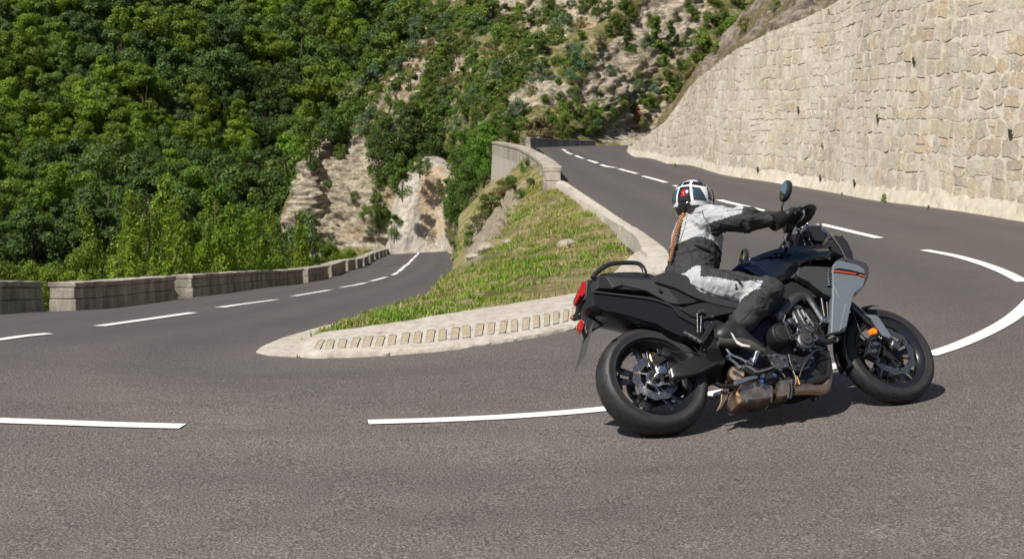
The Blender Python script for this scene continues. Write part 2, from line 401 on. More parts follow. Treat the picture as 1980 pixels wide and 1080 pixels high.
# middle spur
ROCKS = [[(548, 330), (600, 300), (640, 255), (690, 262), (735, 300), (765, 360), (770, 480), (650, 480), (600, 430)],
         [(768, 352), (850, 340), (872, 400), (880, 490), (760, 490)], [(1120, 190), (1150, 110), (1215, 60), (1290, -60), (1380, -60), (1350, 90), (1240, 160), (1170, 225)],
         [(1010, -30), (1120, -30), (1060, 40), (1000, 25)], [(760, 60), (850, 50), (900, 120), (830, 200), (770, 240), (730, 160)],
         [(980, 180), (1080, 150), (1130, 190), (1000, 220)], [(1170, 270), (1240, 170), (1330, 150), (1560, -60), (1700, -60), (1290, 290)]]
mid_rows = [[(585, 560, 150), (556, 520, 117), (640, 515, 112), (700, 510, 110), (762, 489, 110), (800, 488, 113), (858, 489, 112), (890, 500, 92), (925, 450, 82), (955, 400, 76), (1000, 330, 80), (1060, 295, 84), (1130, 289, 92), (1200, 287, 98), (1300, 290, 102), (1420, 290, 104)],
            [(588, 430, 155), (558, 415, 118), (640, 405, 115), (705, 400, 113), (768, 390, 110.5), (800, 380, 112), (855, 385, 111), (888, 370, 97), (930, 345, 90), (965, 310, 86), (1010, 280, 88), (1060, 270, 90), (1130, 265, 96), (1200, 258, 102), (1300, 255, 104), (1420, 250, 106)],
            [(640, 300, 168), (602, 292, 122), (655, 285, 119), (712, 285, 118), (768, 300, 114), (805, 310, 114), (855, 300, 113), (895, 270, 108), (935, 245, 101), (975, 230, 97), (1030, 215, 96), (1090, 210, 98), (1150, 205, 100), (1230, 200, 104), (1320, 195, 106), (1450, 190, 108)],
            [(730, 165, 182), (690, 160, 132), (728, 155, 128), (765, 150, 126), (805, 145, 124), (845, 140, 122), (885, 132, 119), (925, 125, 114), (970, 120, 110), (1015, 115, 108), (1070, 110, 106), (1130, 105, 104), (1200, 98, 107), (1280, 95, 108), (1380, 90, 110), (1500, 85, 112)],
            [(825, 20, 195), (785, 12, 140), (815, 10, 136), (850, 8, 133), (885, 5, 131), (920, 2, 129), (955, 0, 126), (995, -2, 123), (1040, -5, 120), (1090, -8, 118), (1140, -10, 116), (1200, -12, 112), (1270, -15, 114), (1350, -15, 115), (1450, -18, 117), (1560, -20, 118)],
            [(930, -150, 208), (890, -160, 155), (920, -170, 150), (950, -175, 147), (980, -180, 145), (1010, -185, 143), (1040, -185, 140), (1080, -190, 138), (1120, -195, 134), (1160, -195, 131), (1210, -198, 128), (1270, -200, 126), (1340, -205, 127), (1420, -205, 128), (1520, -210, 130), (1620, -210, 132)]]
mid = loft(mid_rows, 420, 290)
def mid_fn(p, q):
    r = max(sstep(-14, 10, pdist(q[0]+14*fbm(p, .25), q[1]+14*fbm((p[1], p[2], p[0]), .25), P)) for P in ROCKS)
    r0 = .75*sstep(.1, .55, fbm((p[0], p[1]+70, p[2]), .11, 5))
    r = max(r, r0)
    a = abs(noise.noise(Vector((p[0], p[1], p[2]*1.4))*.28)); b = abs(noise.noise(Vector((p[0]+9, p[1], p[2]*2.2))*.9))
    cl = sstep(-6, 6, pdist(q[0], q[1], ROCKS[1]))
    d = .9*fbm(p, .09) + r*(1.35*a + .75*b + .20*fbm((p[0]+p[2]*.5, p[1], p[2]*3.2), 1.5, 4))*(1-.75*cl) + .12*fbm(p, 1.5, 3) - .6*r
    if q[1] > 470 or (q[0] > 1000 and q[1] > 255): d *= .25
    return d, r
mid, rk = displace(mid, mid_fn)
hill_mid = grid_obj('rocky_hillside', mid, m_mid, rk); tag(hill_mid, 'pale limestone hillside with scrub above the two roads', kind='structure')
# the raw pale rock cutting at the end of the lower road
m_cut, nt, p, o = newmat('cut_rock'); n = N(nt); co = n.coord('Object', (1, 1, .28)); co1 = n.coord()
a = n.noise(co, .8, 8, .65, .7); b = n.noise(co, .35, 5, .6, .4); c = n.noise(co1, 2.2, 8, .7)
r_ = n.ramp(a, [(.3, (.22, .20, .18)), (.45, (.43, .395, .345)), (.62, (.60, .55, .475))])
r_ = n.mix(n.ramp(b, [(.50, 0), (.62, .6)]), r_, (.50, .34, .18))
r_ = n.mix(n.ramp(n.noise(co1, 4.5, 6, .75), [(.33, .6), (.39, 0)]), r_, (.14, .12, .10))
n.l(r_, p.inputs['Base Color']); p.inputs['Roughness'].default_value = .9
n.l(n.bump(c, .8, .5, n.bump(a, .8, .8)), p.inputs['Normal'])
cut = loft([[(735, 492, 114), (762, 492, 106), (800, 491, 105), (840, 491, 105), (875, 491, 102), (925, 505, 92)],
            [(735, 440, 116), (766, 438, 107), (801, 436, 106), (840, 430, 106), (882, 440, 102.5), (930, 455, 93)],
            [(742, 395, 118), (770, 392, 108.5), (803, 385, 107), (840, 378, 107), (880, 392, 104), (930, 410, 96)],
            [(752, 372, 119), (778, 352, 110), (812, 330, 108), (842, 325, 107.5), (874, 345, 106), (930, 380, 102)],
            [(760, 350, 128), (788, 330, 114), (815, 305, 113), (845, 302, 113), (880, 325, 112), (935, 360, 112)]], 90, 90)
cut, _ = displace(cut, lambda p, q: (.18*abs(fbm((p[0], p[1], p[2]*.25), .6, 5)) + .10*fbm((p[0], p[1], p[2]*.5), 1.6, 4), 1))
tag(grid_obj('cliff', cut, m_cut), 'pale vertical rock cutting stained ochre behind the lower road', kind='structure')
# ------------------------------------------------------------------ grassy island between the two legs
isl_edge = [a for a, b in st][3:26]
kerb_pts = [U(*a) for a in isl_edge]
for v in kerb_pts: v.z = road_z(v.x, v.y)
ctl2 = []
APR = [((577, 689, 12.35), (611, 653, 12.95)), ((600, 692.5, 12.2), (628, 649, 13.0)), ((640, 692.5, 12.15), (658, 645, 13.05)), ((700, 690, 12.1), (720, 636, 13.2)), ((775, 685, 12.1), (790, 626, 13.35)), ((850, 678, 12.1), (855, 614, 13.5)), ((915, 670, 12.2), (920, 604, 13.7)), ((980, 660, 12.3), (985, 594, 13.9)),
       ((1045, 649, 12.45), (1050, 583, 14.1)), ((1110, 637, 12.7), (1112, 572, 14.4)), ((1155, 627, 12.85), (1160, 553, 14.9)), ((1200, 616, 13.0), (1190, 530, 15.6)), ((1245, 598, 13.4), (1207, 512, 16.4)), ((1290, 575, 14), (1222, 498, 17.3)), ((1312, 545, 14.9), (1240, 488, 18))]
stripL = [(1072, 355, 31.4), (1098, 375, 29), (1132, 400, 26), (1160, 420, 23.8), (1196, 450, 21), (1226, 480, 18.9), (1245, 510, 17.2), (1262, 545, 15.6)]
for k, v in enumerate(kerb_pts[:7]): ctl2.append((v.x, v.y, v.z + .05))
for a, b in APR: ctl2.append(tuple(U(*b)))
for c in stripL[:6]: ctl2.append(tuple(U(*c)))
for c in [
          (760, 590, 16.6), (860, 570, 17), (960, 545, 17), (1080, 520, 17.6), (1160, 490, 18.4), (1215, 470, 19.5),
          (900, 510, 22), (960, 485, 22.5), (1060, 455, 23), (1120, 420, 24), (910, 480, 27), (950, 450, 28), (1000, 420, 28.5), (1060, 385, 29), (1030, 372, 31.5), (1000, 375, 34), (960, 390, 38),
          (925, 430, 42), (905, 480, 44), (900, 500, 52), (950, 372, 48), (925, 400, 60), (900, 478, 74), (1010, 347, 42), (985, 350, 50), (960, 356, 60), (955, 350, 70), (905, 440, 72)]:
    ctl2.append(tuple(U(*c)))
isl_z = RBF(ctl2, .06, .8)
# boundary of the sheet in plan: along road edges and round the back
def resample(P, n_):
    P = np.array(P); d = np.r_[0, np.cumsum(np.linalg.norm(np.diff(P, axis=0), axis=1))]
    t = np.linspace(0, d[-1], n_); return np.stack([np.interp(t, d, P[:, i]) for i in range(P.shape[1])], 1)
xy = lambda c: tuple(U(*c))[:2]
A = cat_arr([xy((611, 653, 12.95)), xy((622, 642, 13.5))] + [(v.x, v.y) for v in reversed(kerb_pts[:6])], 80)      # from the tip along the lower road, going away
Bq = cat_arr([xy(b) for a, b in APR[:-2]] + [xy((1221, 490, 18))] + [xy(c) for c in reversed(stripL[:5])] + [xy((1052, 340, 36)), xy((1040, 325, 42)), xy((1015, 320, 52)), xy((985, 310, 62)), xy((965, 305, 70))], 110)
# extend the lower side to the back so that the sheet spans to the cliff
A = np.vstack([A[:-1], resample([A[-1], (U(886, 500, 60).x, 53), (U(888, 490, 85).x, 75)], 20)])
Bq = np.vstack([Bq[:-1], resample([Bq[-1], (.2, 58), (-1.2, 75)], 20)])
A = resample(A, 170); Bq = resample(Bq, 170); nl2 = 90
V = np.array([A[i]*(1-j/nl2) + Bq[i]*(j/nl2) for i in range(170) for j in range(nl2+1)])
zs = isl_z.many(V)
V3 = []
for (x, y), z in zip(V, zs):
    q = proj((x, y, z)); 
    V3.append((x, y, z))
def edged(k):
    j = k % (nl2+1); i = k//(nl2+1); return min(j, nl2-j)/nl2*np.linalg.norm(A[i]-Bq[i])
IV = []
for k, (x, y, z) in enumerate(V3):
    e = sstep(.0, 1.2, edged(k)); q = proj((x, y, z))
    rock = sstep(0, 25, pdist(q[0], q[1], [(880, 530), (900, 430), (960, 380), (1010, 345), (1045, 350), (985, 450), (940, 510)])) if y > 17 else 0
    z = z - .05 + .05*sstep(0, .25, edged(k)) + e*(.10*fbm((x, y, 0), .8, 4) + .05*fbm((x, y, 3), 3.5, 3) + rock*(.75*abs(noise.noise(Vector((x, y, z*2))*1.3)) + .4*abs(noise.noise(Vector((x, y, z*2))*3.1)) - .15))
    IV.append((x, y, z-.012, rock))
m_bank, nt, p, o = newmat('dry_bank'); n = N(nt); co = n.coord()
at = n.n('ShaderNodeAttribute'); at.attribute_name = 'rock'
a = n.noise(co, 1.1, 6, .65, .5); b = n.noise(co, 9, 6, .75); c = n.noise(co, 40, 4, .8)
soil = n.ramp(b, [(.3, (.16, .125, .06)), (.45, (.36, .29, .15)), (.6, (.50, .42, .23)), (.72, (.62, .54, .36))])
gr = n.ramp(c, [(.35, (.045, .075, .015)), (.6, (.16, .20, .05))])
s1 = n.mix(n.ramp(a, [(.46, 0), (.60, .75)]), soil, gr)
rc = n.ramp(b, [(.3, (.22, .175, .12)), (.5, (.44, .37, .28)), (.7, (.58, .51, .41))])
n.l(n.mix(n.ramp(at.outputs['Fac'], [(.3, 0), (.6, 1)]), s1, rc), p.inputs['Base Color'])
p.inputs['Roughness'].default_value = .95; p.inputs['Specular IOR Level'].default_value = .1
n.l(n.bump(b, 1.0, .14, n.bump(c, .8, .04)), p.inputs['Normal'])
Fc = [(i*(nl2+1)+j, i*(nl2+1)+j+1, (i+1)*(nl2+1)+j+1, (i+1)*(nl2+1)+j) for i in range(169) for j in range(nl2)]
bank = link_mesh('grass_bank', [v[:3] for v in IV], Fc, m_bank, smooth=180)
at_ = bank.data.attributes.new('rock', 'FLOAT', 'POINT'); at_.data.foreach_set('value', [v[3] for v in IV])
tag(bank, 'dry grassy bank between the lower and upper road', kind='structure')
from mathutils.bvhtree import BVHTree
def bvh(o): return BVHTree.FromPolygons([v.co for v in o.data.vertices], [tuple(p_.vertices) for p_ in o.data.polygons])
T_bank, T_mid, T_far = bvh(bank), bvh(hill_mid), bvh(hill_far)
def hit(T, px, py):
    r = ray(px, py).normalized(); return T.ray_cast(Vector((0, 0, CAMH)), r, 1000)[0]
def drop(T, x, y):
    return T.ray_cast(Vector((x, y, 200)), Vector((0, 0, -1)), 400)[0]
# ground left of the lower road (beyond the parapet) and a valley floor to the horizon
vb = loft([[(-700, 612, 17), (-20, 612, 18.2), (115, 606, 20.3), (330, 583, 25.5), (430, 570, 29.6), (555, 555, 39), (655, 533, 51), (712, 513, 73), (752, 494, 113)],
           [(-700, 900, 26), (-300, 860, 26), (-100, 830, 27), (180, 750, 31), (320, 700, 36), (450, 650, 46), (590, 600, 60), (670, 560, 82), (730, 520, 116)],
           [(-900, 800, 60), (-500, 800, 60), (-300, 760, 60), (60, 700, 62), (220, 660, 64), (400, 620, 75), (560, 580, 90), (650, 550, 110), (700, 530, 130)],
           [(-900, 640, 100), (-500, 640, 100), (-300, 640, 100), (60, 620, 105), (220, 610, 112), (400, 600, 120), (560, 580, 130), (640, 560, 140), (700, 550, 150)]], 90, 60)
vb, rk = displace(vb, lambda p, q: (.0, .3*sstep(.1, .5, fbm(p, .3))))
hill_low = grid_obj('valley_side', vb, m_far, rk); tag(hill_low, 'overgrown slope falling away below the parapet', kind='structure')
T_low = bvh(hill_low)
mb = MB(); mb.add([(-1500, -1500, -32), (1500, -1500, -32), (1500, 2500, -32), (-1500, 2500, -32)], [(0, 1, 2, 3)])
tag(mb.build('ground', m_far, smooth=0), 'valley floor', kind='structure')
# ground shoulder around the apron of asphalt behind the camera
# ------------------------------------------------------------------ kerbed concrete apron with drainage recesses, and the strip beside the upper road
m_conc, nt, p, o = newmat('old_concrete'); n = N(nt); co = n.coord()
a = n.noise(co, 1.3, 6, .65, .4); b = n.noise(co, 11, 6, .75); c = n.noise(co, 70, 3, .8); vr = n.vor(co, 1.6, 'DISTANCE_TO_EDGE')
k_ = n.ramp(b, [(.28, (.23, .20, .165)), (.45, (.41, .375, .325)), (.62, (.53, .49, .43))])
k_ = n.mix(n.ramp(a, [(.45, 0), (.65, .45)]), k_, (.33, .29, .23)); k_ = n.mix(.4, k_, n.ramp(c, [(.3, .35), (.7, .95)]), 'MULTIPLY')
n.l(k_, p.inputs['Base Color']); p.inputs['Roughness'].default_value = .92
n.l(n.bump(b, .5, .03, n.bump(c, .5, .006)), p.inputs['Normal'])
m_recess = mat('recess_gravel', (.34, .28, .20), .95, var=.5, vs=60, bump=.8, bs=120)
ns = 240
ao = cat_arr([tuple(U(*a)) for a, b in APR], ns+1); ai = cat_arr([tuple(U(*b)) for a, b in APR], ns+1); mb = MB(); ring = []
cum = np.r_[0, np.cumsum(np.linalg.norm(np.diff(ao, axis=0), axis=1))]; Ltot = cum[-1]
def apron_pt(s, t, dz=0):
    """t: 0 at the kerb line, 1 at the grass"""
    o_ = Vector([np.interp(s, cum, ao[:, k]) for k in range(3)]); i_ = Vector([np.interp(s, cum, ai[:, k]) for k in range(3)])
    z0 = road_z(o_.x, o_.y) + .042 + .006*math.sin(s*2.3); q = o_.lerp(i_, t)
    zi = i_.z + .03
    return Vector((q.x, q.y, z0 + (zi-z0)*t + .02*math.sin(math.pi*t) + dz))
for i in range(ns+1):
    s_ = cum[i]; d_ = (apron_pt(s_, 1)-apron_pt(s_, 0)); d_.z = 0; d_.normalize(); p_ = apron_pt(s_, 0)
    jit = .02*fbm((s_, 0, 0), 4, 3) + .008*noise.noise(Vector((s_*9, 1, 0))) + (.02 if abs(noise.noise(Vector((s_*1.3, 5, 0)))) < .04 else 0)
    row = [p_ - d_*(.015+jit) - Vector((0, 0, .11)), p_ - d_*(.012+jit) - Vector((0, 0, .02+abs(jit)*.5))]
    for t in (.012, .03, .08, .16, .28, .42, .56, .7, .85, 1.0):
        v = apron_pt(s_, t); v.z += .006*fbm((v.x, v.y, 0), 5, 3); row.append(v)
    e = row[-1] + d_*.06*(1+.8*fbm((s_, 3, 0), 2, 3)); e.z -= .12; row.append(e); ring.append(row)
m_ = len(ring[0])
mb.add([v for r in ring for v in r], [(i*m_+j, (i+1)*m_+j, (i+1)*m_+j+1, i*m_+j+1) for i in range(ns) for j in range(m_-1)] + [tuple(range(m_))])
isl = empty('kerb_island', (0, 0, 0)); tag(isl, 'curved pale concrete kerb apron with square drainage recesses edging the grass bank', 'kerb')
mb.build('apron', m_conc, isl, smooth=50)
s_ = .22
while s_ < Ltot*.86:
    mbr = MB(); ds = .024 + .004*rnd.random(); t0, t1 = .11, .36 + .03*rnd.random(); q_ = .08*rnd.random()-.04
    o4 = [apron_pt(s_-ds, t0, .010), apron_pt(s_+ds, t0, .010), apron_pt(s_+ds+q_*.2, t1, .010), apron_pt(s_-ds+q_*.2, t1, .010)]
    ci = sum(o4, Vector())/4
    mbr.add(o4, [(0, 1, 2, 3)], 1)
    b4 = [ci + (v-ci)*1.12 + Vector((0, 0, .003)) for v in o4]; i4 = [ci + (v-ci)*1.0 + Vector((0, 0, .003)) for v in o4]
    mbr.add(b4+i4, [(0, 1, 5, 4), (1, 2, 6, 5), (2, 3, 7, 6), (3, 0, 4, 7)], 0)
    mbr.add([v - Vector((0, 0, .03)) for v in b4]+b4, [(0, 1, 5, 4), (1, 2, 6, 5), (2, 3, 7, 6), (3, 0, 4, 7)], 0)
    mbr.build('drain_recess', [m_conc, m_recess], isl, smooth=0)
    s_ += .094 + .008*rnd.random()
# broken flat slab at the tip
def surf_patch(pts, dz, name, m, parent=None, thick=.05, seed=0):
    P = [G(*q) for q in pts]; top = [Vector((v.x, v.y, v.z+dz)) for v in P]; bot = [Vector((v.x, v.y, v.z-thick)) for v in P]
    mb_ = MB(); mb_.prism(bot, top); return mb_.build(name, m, parent, smooth=0, bevel=.01)
o_ = surf_patch([(495, 682), (520, 688), (574, 691), (600, 675), (632, 650), (662, 632), (650, 627), (600, 640), (545, 656), (505, 673)], .018, 'concrete_slab', m_conc)
tag(o_, 'thin cracked concrete slab at the pointed tip of the kerb island', 'slab')
# strip beside upper road
stripR = [(1090, 354, 30.8), (1131, 381, 27), (1163, 402, 24.5), (1191, 421, 22.4), (1218, 438, 20.8), (1242, 452, 19.6), (1291, 491, 16.9), (1314, 531, 15.2)]
a_ = cat_arr([tuple(U(*q)) for q in stripL], 60); b_ = cat_arr([tuple(U(*q)) for q in stripR], 60); mb = MB(); rows_ = []
for i in range(60):
    l_, r__ = Vector(a_[i]), Vector(b_[i]); r__.z = road_z(r__.x, r__.y)+.03; l_.z = max(l_.z - .01, r__.z-.01)
    wob = .03*fbm((i*.2, 0, 0), 1.5, 3)
    d = (r__-l_).normalized(); r__ += d*wob; l_ -= d*wob*2
    rows_.append([l_-Vector((0, 0, .2))-d*.02, l_, l_.lerp(r__, .3)+Vector((0, 0, .012)), l_.lerp(r__, .65)+Vector((0, 0, .01)), r__, r__-Vector((0, 0, .12))+d*.01])
mb.add([v for r in rows_ for v in r], [(i*6+j, (i+1)*6+j, (i+1)*6+j+1, i*6+j+1) for i in range(59) for j in range(5)])
tag(mb.build('concrete_edging', m_conc, smooth=50), 'long pale concrete strip along the inside edge of the upper road', 'edging')
# ------------------------------------------------------------------ walls
m_stone, nt, p, o = newmat('masonry_stone'); n = N(nt); co = n.coord()
geo = n.n('ShaderNodeNewGeometry'); ri = geo.outputs['Random Per Island']
a = n.noise(co, 3.5, 7, .7, .3); b = n.noise(n.coord('Object', (1, 1, .16)), 2.6, 5, .6, .3); c = n.noise(co, .55, 5, .6); d = n.noise(co, 28, 4, .75)
base = n.ramp(ri, [(0, (.42, .34, .25)), (.2, (.46, .39, .30)), (.4, (.43, .385, .32)), (.55, (.50, .43, .335)), (.72, (.475, .375, .26)), (.85, (.45, .405, .345)), (1, (.52, .46, .375))])
base = n.mix(.5, base, n.ramp(a, [(.3, (.62, .60, .58)), (.5, (1, 1, 1)), (.7, (1.22, 1.2, 1.16))]), 'MULTIPLY')
base = n.mix(n.ramp(b, [(.44, 0), (.66, .55)]), base, (.40, .365, .325))
base = n.mix(n.ramp(b, [(.30, .55), (.42, 0)]), base, (.60, .545, .455))
base = n.mix(n.ramp(c, [(.48, 0), (.66, .6)]), base, (.64, .60, .53))
base = n.mix(.35, base, n.ramp(d, [(.3, (.6, .6, .6)), (.65, (1.15, 1.15, 1.15))]), 'MULTIPLY')
n.l(base, p.inputs['Base Color']); p.inputs['Roughness'].default_value = .93; p.inputs['Specular IOR Level'].default_value = .2
n.l(n.bump(a, .7, .07, n.bump(d, .8, .02)), p.inputs['Normal'])
m_mortar, nt, p, o = newmat('mortar'); n = N(nt); co = n.coord()
a = n.noise(co, 5, 6, .7); c = n.noise(co, .5, 5, .6)
k_ = n.ramp(a, [(.30, (.30, .25, .19)), (.45, (.45, .40, .32)), (.7, (.58, .53, .45))]); k_ = n.mix(n.ramp(c, [(.5, 0), (.7, .6)]), k_, (.66, .62, .55))
n.l(k_, p.inputs['Base Color']); p.inputs['Roughness'].default_value = .95; n.l(n.bump(a, .8, .03), p.inputs['Normal'])
m_hole = mat('weep_hole', (.03, .022, .016), .95)
# base line of the retaining wall in plan, near -> far
wb_px = [(2700, 560, 15.0), (2300, 490, 17), (2010, 433, 20), (1850, 411, 22.5), (1700, 388, 25.6), (1560, 363, 31), (1400, 338, 37), (1300, 319, 48), (1238, 305, 58), (1216, 298, 65), (1225, 292, 72), (1290, 289, 78)]
wb_ = []
for q in wb_px:
    v = U(*q); wb_.append((v.x, v.y))
wbase = catmull([Vector((x, y, 0)) for x, y in wb_], 20)
cumw = [0]
for i in range(1, len(wbase)): cumw.append(cumw[-1]+(wbase[i]-wbase[i-1]).length)
LW = cumw[-1]
topc = []       # (arc, top z) from the photo's top edge
for px, py, D in [(1216, 290, 66), (1228, 272, 58.5), (1247, 235, 51), (1290, 170, 46), (1360, 122, 39.5), (1440, 78, 35.5), (1560, 5, 30.5)]:
    v = U(px, py, D); i = min(range(len(wbase)), key=lambda k: (wbase[k]-Vector((v.x, v.y, 0))).length); topc.append((cumw[i], v.z))
topc.sort()
def wall_top(s):
    if s < topc[0][0]: return topc[0][1] + (topc[0][0]-s)*.19
    return float(np.interp(s, [t[0] for t in topc], [t[1] for t in topc]))
def wall_pt(s, h, out_=0):
    s = min(max(s, 0), LW-1e-3); i = int(np.searchsorted(cumw, s, 'right'))-1; f = (s-cumw[i])/(cumw[i+1]-cumw[i])
    q = wbase[i].lerp(wbase[i+1], f); a_, b_ = wbase[max(i-3, 0)], wbase[min(i+4, len(wbase)-1)]
    t = (b_-a_).normalized(); nn = Vector((-t.y, t.x, 0))              # towards the road
    z0 = road_z(q.x, q.y) - .05
    return Vector((q.x, q.y, z0+h)) - nn*(h*.10) + nn*out_ + Vector((0, 0, .1*out_))
rw = random.Random(5)
mbS = MB(); mbM = MB(); mbH = MB()
def wobble(s, h): return .03*math.sin(s*.5+h*1.1) + .05*noise.noise(Vector((s*.9, h*.9, 3)))
def stone(s0, s1, h0, h1):
    """irregular block with bulging face"""
    g_ = .003; w_ = s1-s0; hh = h1-h0; j = .13*min(w_, hh)
    C = [(s0+g_, h0+g_), (s0+w_*.5, h0+g_), (s1-g_, h0+g_), (s1-g_, h0+hh*.5), (s1-g_, h1-g_), (s0+w_*.5, h1-g_), (s0+g_, h1-g_), (s0+g_, h0+hh*.5)]
    C = [(x+rw.uniform(-j, j), y+rw.uniform(-j, j)) for x, y in C]
    for q in (0, 2, 4, 6):                                              # rounded corners
        cxm, cym = (s0+s1)/2, (h0+h1)/2; k = rw.uniform(.0, .22); C[q] = (C[q][0]+(cxm-C[q][0])*k, C[q][1]+(cym-C[q][1])*k)
    d = rw.uniform(.000, .011); tilt = rw.uniform(-.006, .006), rw.uniform(-.014, .004)
    cx_, cy_ = sum(c[0] for c in C)/8, sum(c[1] for c in C)/8; V = []
    for x, y in C: V.append(wall_pt(x, y + wobble(x, y), -.03))
    for x, y in C: V.append(wall_pt(x, y + wobble(x, y), -.004))
    for x, y in C:
        x2, y2 = cx_+(x-cx_)*.94, cy_+(y-cy_)*.94
        V.append(wall_pt(x2, y2+wobble(x2, y2), d + (x2-cx_)*tilt[0]/w_ + (y2-cy_)*tilt[1]/hh + rw.uniform(-.003, .003)))
    V.append(wall_pt(cx_, cy_+wobble(cx_, cy_), d+rw.uniform(-.004, .004)))
    Fc = [(i, (i+1) % 8, 8+(i+1) % 8, 8+i) for i in range(8)] + [(8+i, 8+(i+1) % 8, 16+(i+1) % 8, 16+i) for i in range(8)] + [(16+i, 16+(i+1) % 8, 24) for i in range(8)]
    mbS.add(V, Fc)
h = .0; row = 0
tops = [wall_top(i*.5) for i in range(int(LW/.5)+1)]
while h < 11:
    rh = rw.uniform(.15, .31); s_ = rw.uniform(-.3, 0) + .01
    while s_ < LW-.3:
        ww = rw.uniform(.13, .46)*(1.15 if rh > .25 else .9); base_z = wall_pt(s_+ww/2, 0).z; tp = wall_top(s_+ww/2)
        if base_z + h + .06 < tp and s_ > 0:
            full, rh = rh, min(rh, tp-base_z-h+.02); r_ = rw.random()
            if r_ < .22 and rh > .22:
                k = rw.uniform(.4, .6)*rh; stone(s_, s_+ww, h, h+k); stone(s_, s_+ww, h+k, h+rh)
            else: stone(s_, s_+ww, h, h+rh)
            rh = full
            if rw.random() < .02:
                q = (s_+rw.uniform(-.02, .02), h+rw.uniform(0, .05)); sz = rw.uniform(.03, .06)
                mbH.add([wall_pt(q[0]-sz*.5, q[1]-sz*rw.uniform(1, 2.5), .03), wall_pt(q[0]+sz*.6, q[1]-sz*.8, .035), wall_pt(q[0]+sz, q[1]+sz, .04), wall_pt(q[0]-sz, q[1]+sz*.9, .04)], [(0, 1, 2, 3)])
        s_ += ww
    h += rh; row += 1
ns_, nh_ = 420, 50; V = []
for i in range(ns_+1):
    s_ = LW*i/ns_; z0 = wall_pt(s_, 0).z; tp = max(wall_top(s_) - z0, .2)
    for j in range(nh_+1):
        hh = tp*j/nh_; V.append(wall_pt(s_, hh, .001+.007*fbm((s_, hh, 0), 3, 3) + (.05 if j == 0 else 0)))
    V.append(wall_pt(s_, tp, -.55)); V.append(wall_pt(s_, tp-.6, -.6))
k_ = nh_+3; mbM.add(V, [(i*k_+j, (i+1)*k_+j, (i+1)*k_+j+1, i*k_+j+1) for i in range(ns_) for j in range(k_-1)])
rwall = empty('retaining_wall', (0, 0, 0)); tag(rwall, 'tall curved beige stone retaining wall beside the upper road', 'wall')
mbM.build('mortar_backing', m_mortar, rwall, smooth=60)
mbS.build('stonework', m_stone, rwall, smooth=9)
mbH.build('weep_hole', m_hole, rwall, smooth=0)['kind'] = 'stuff'
# footing band of pale render at the foot
mb = MB(); V = []
for i in range(401):
    s_ = LW*i/400; e = .05*fbm((s_, 2, 0), 1.6, 4)
    V += [wall_pt(s_, .0, .06+.02*fbm((s_, 0, 0), 3, 3)), wall_pt(s_, .10+e*.5, .04+.02*fbm((s_, 5, 0), 4, 3)), wall_pt(s_, .20+e, .02+.01*fbm((s_, 8, 0), 4, 3)), wall_pt(s_, .30+e*2, .0)]
mb.add(V, [(i*4+j, (i+1)*4+j, (i+1)*4+j+1, i*4+j+1) for i in range(400) for j in range(3)])
mb.build('footing', m_mortar, rwall, smooth=60)
# slope directly above the wall, running back to the rocky hillside
rows_ = []
for s_ in np.linspace(0, LW-6, 22):
    t = wall_pt(s_, wall_top(s_)-wall_pt(s_, 0).z, -.5); z = max(wall_top(s_), 0)-.12
    a_ = Vector((t.x, t.y, z)); dr = (wall_pt(s_, 1, -3)-wall_pt(s_, 1, 0)); dr.z = 0; dr.normalize(); dr = (dr + Vector((0, .55, 0))).normalized()
    rows_.append([('w', *a_)] + [('w', *(a_ + dr*k + Vector((0, 0, 1.12*k)))) for k in (3, 8, 16, 30, 48)])
up = loft(rows_, 70, 150)
def up_fn(p_, q):
    e = 1.0
    return (.35*fbm(p_, .35, 5) + .35*abs(noise.noise(Vector(p_)*.9)) + .15*fbm(p_, 2, 3)), .3+.75*fbm(p_, .3, 4)
g0 = up.copy(); up, rk = displace(up, lambda p_, q: up_fn(p_, q))
n0 = normals(g0)
if n0[:, :, 2].mean() < 0: up = 2*g0 - up
for j in range(3): up[:, j] = g0[:, j] + (up[:, j]-g0[:, j])*(j*.3)
m_up = hill_mat('scree_slope', (.18, .155, .13), (.42, .365, .30), (.27, .20, .13), (.14, .13, .05), 2.2, (.50, .29, .14))
hill_up = grid_obj('scree_slope', up, m_up, rk); tag(hill_up, 'dark stony slope above the retaining wall', kind='structure')
T_up = bvh(hill_up)
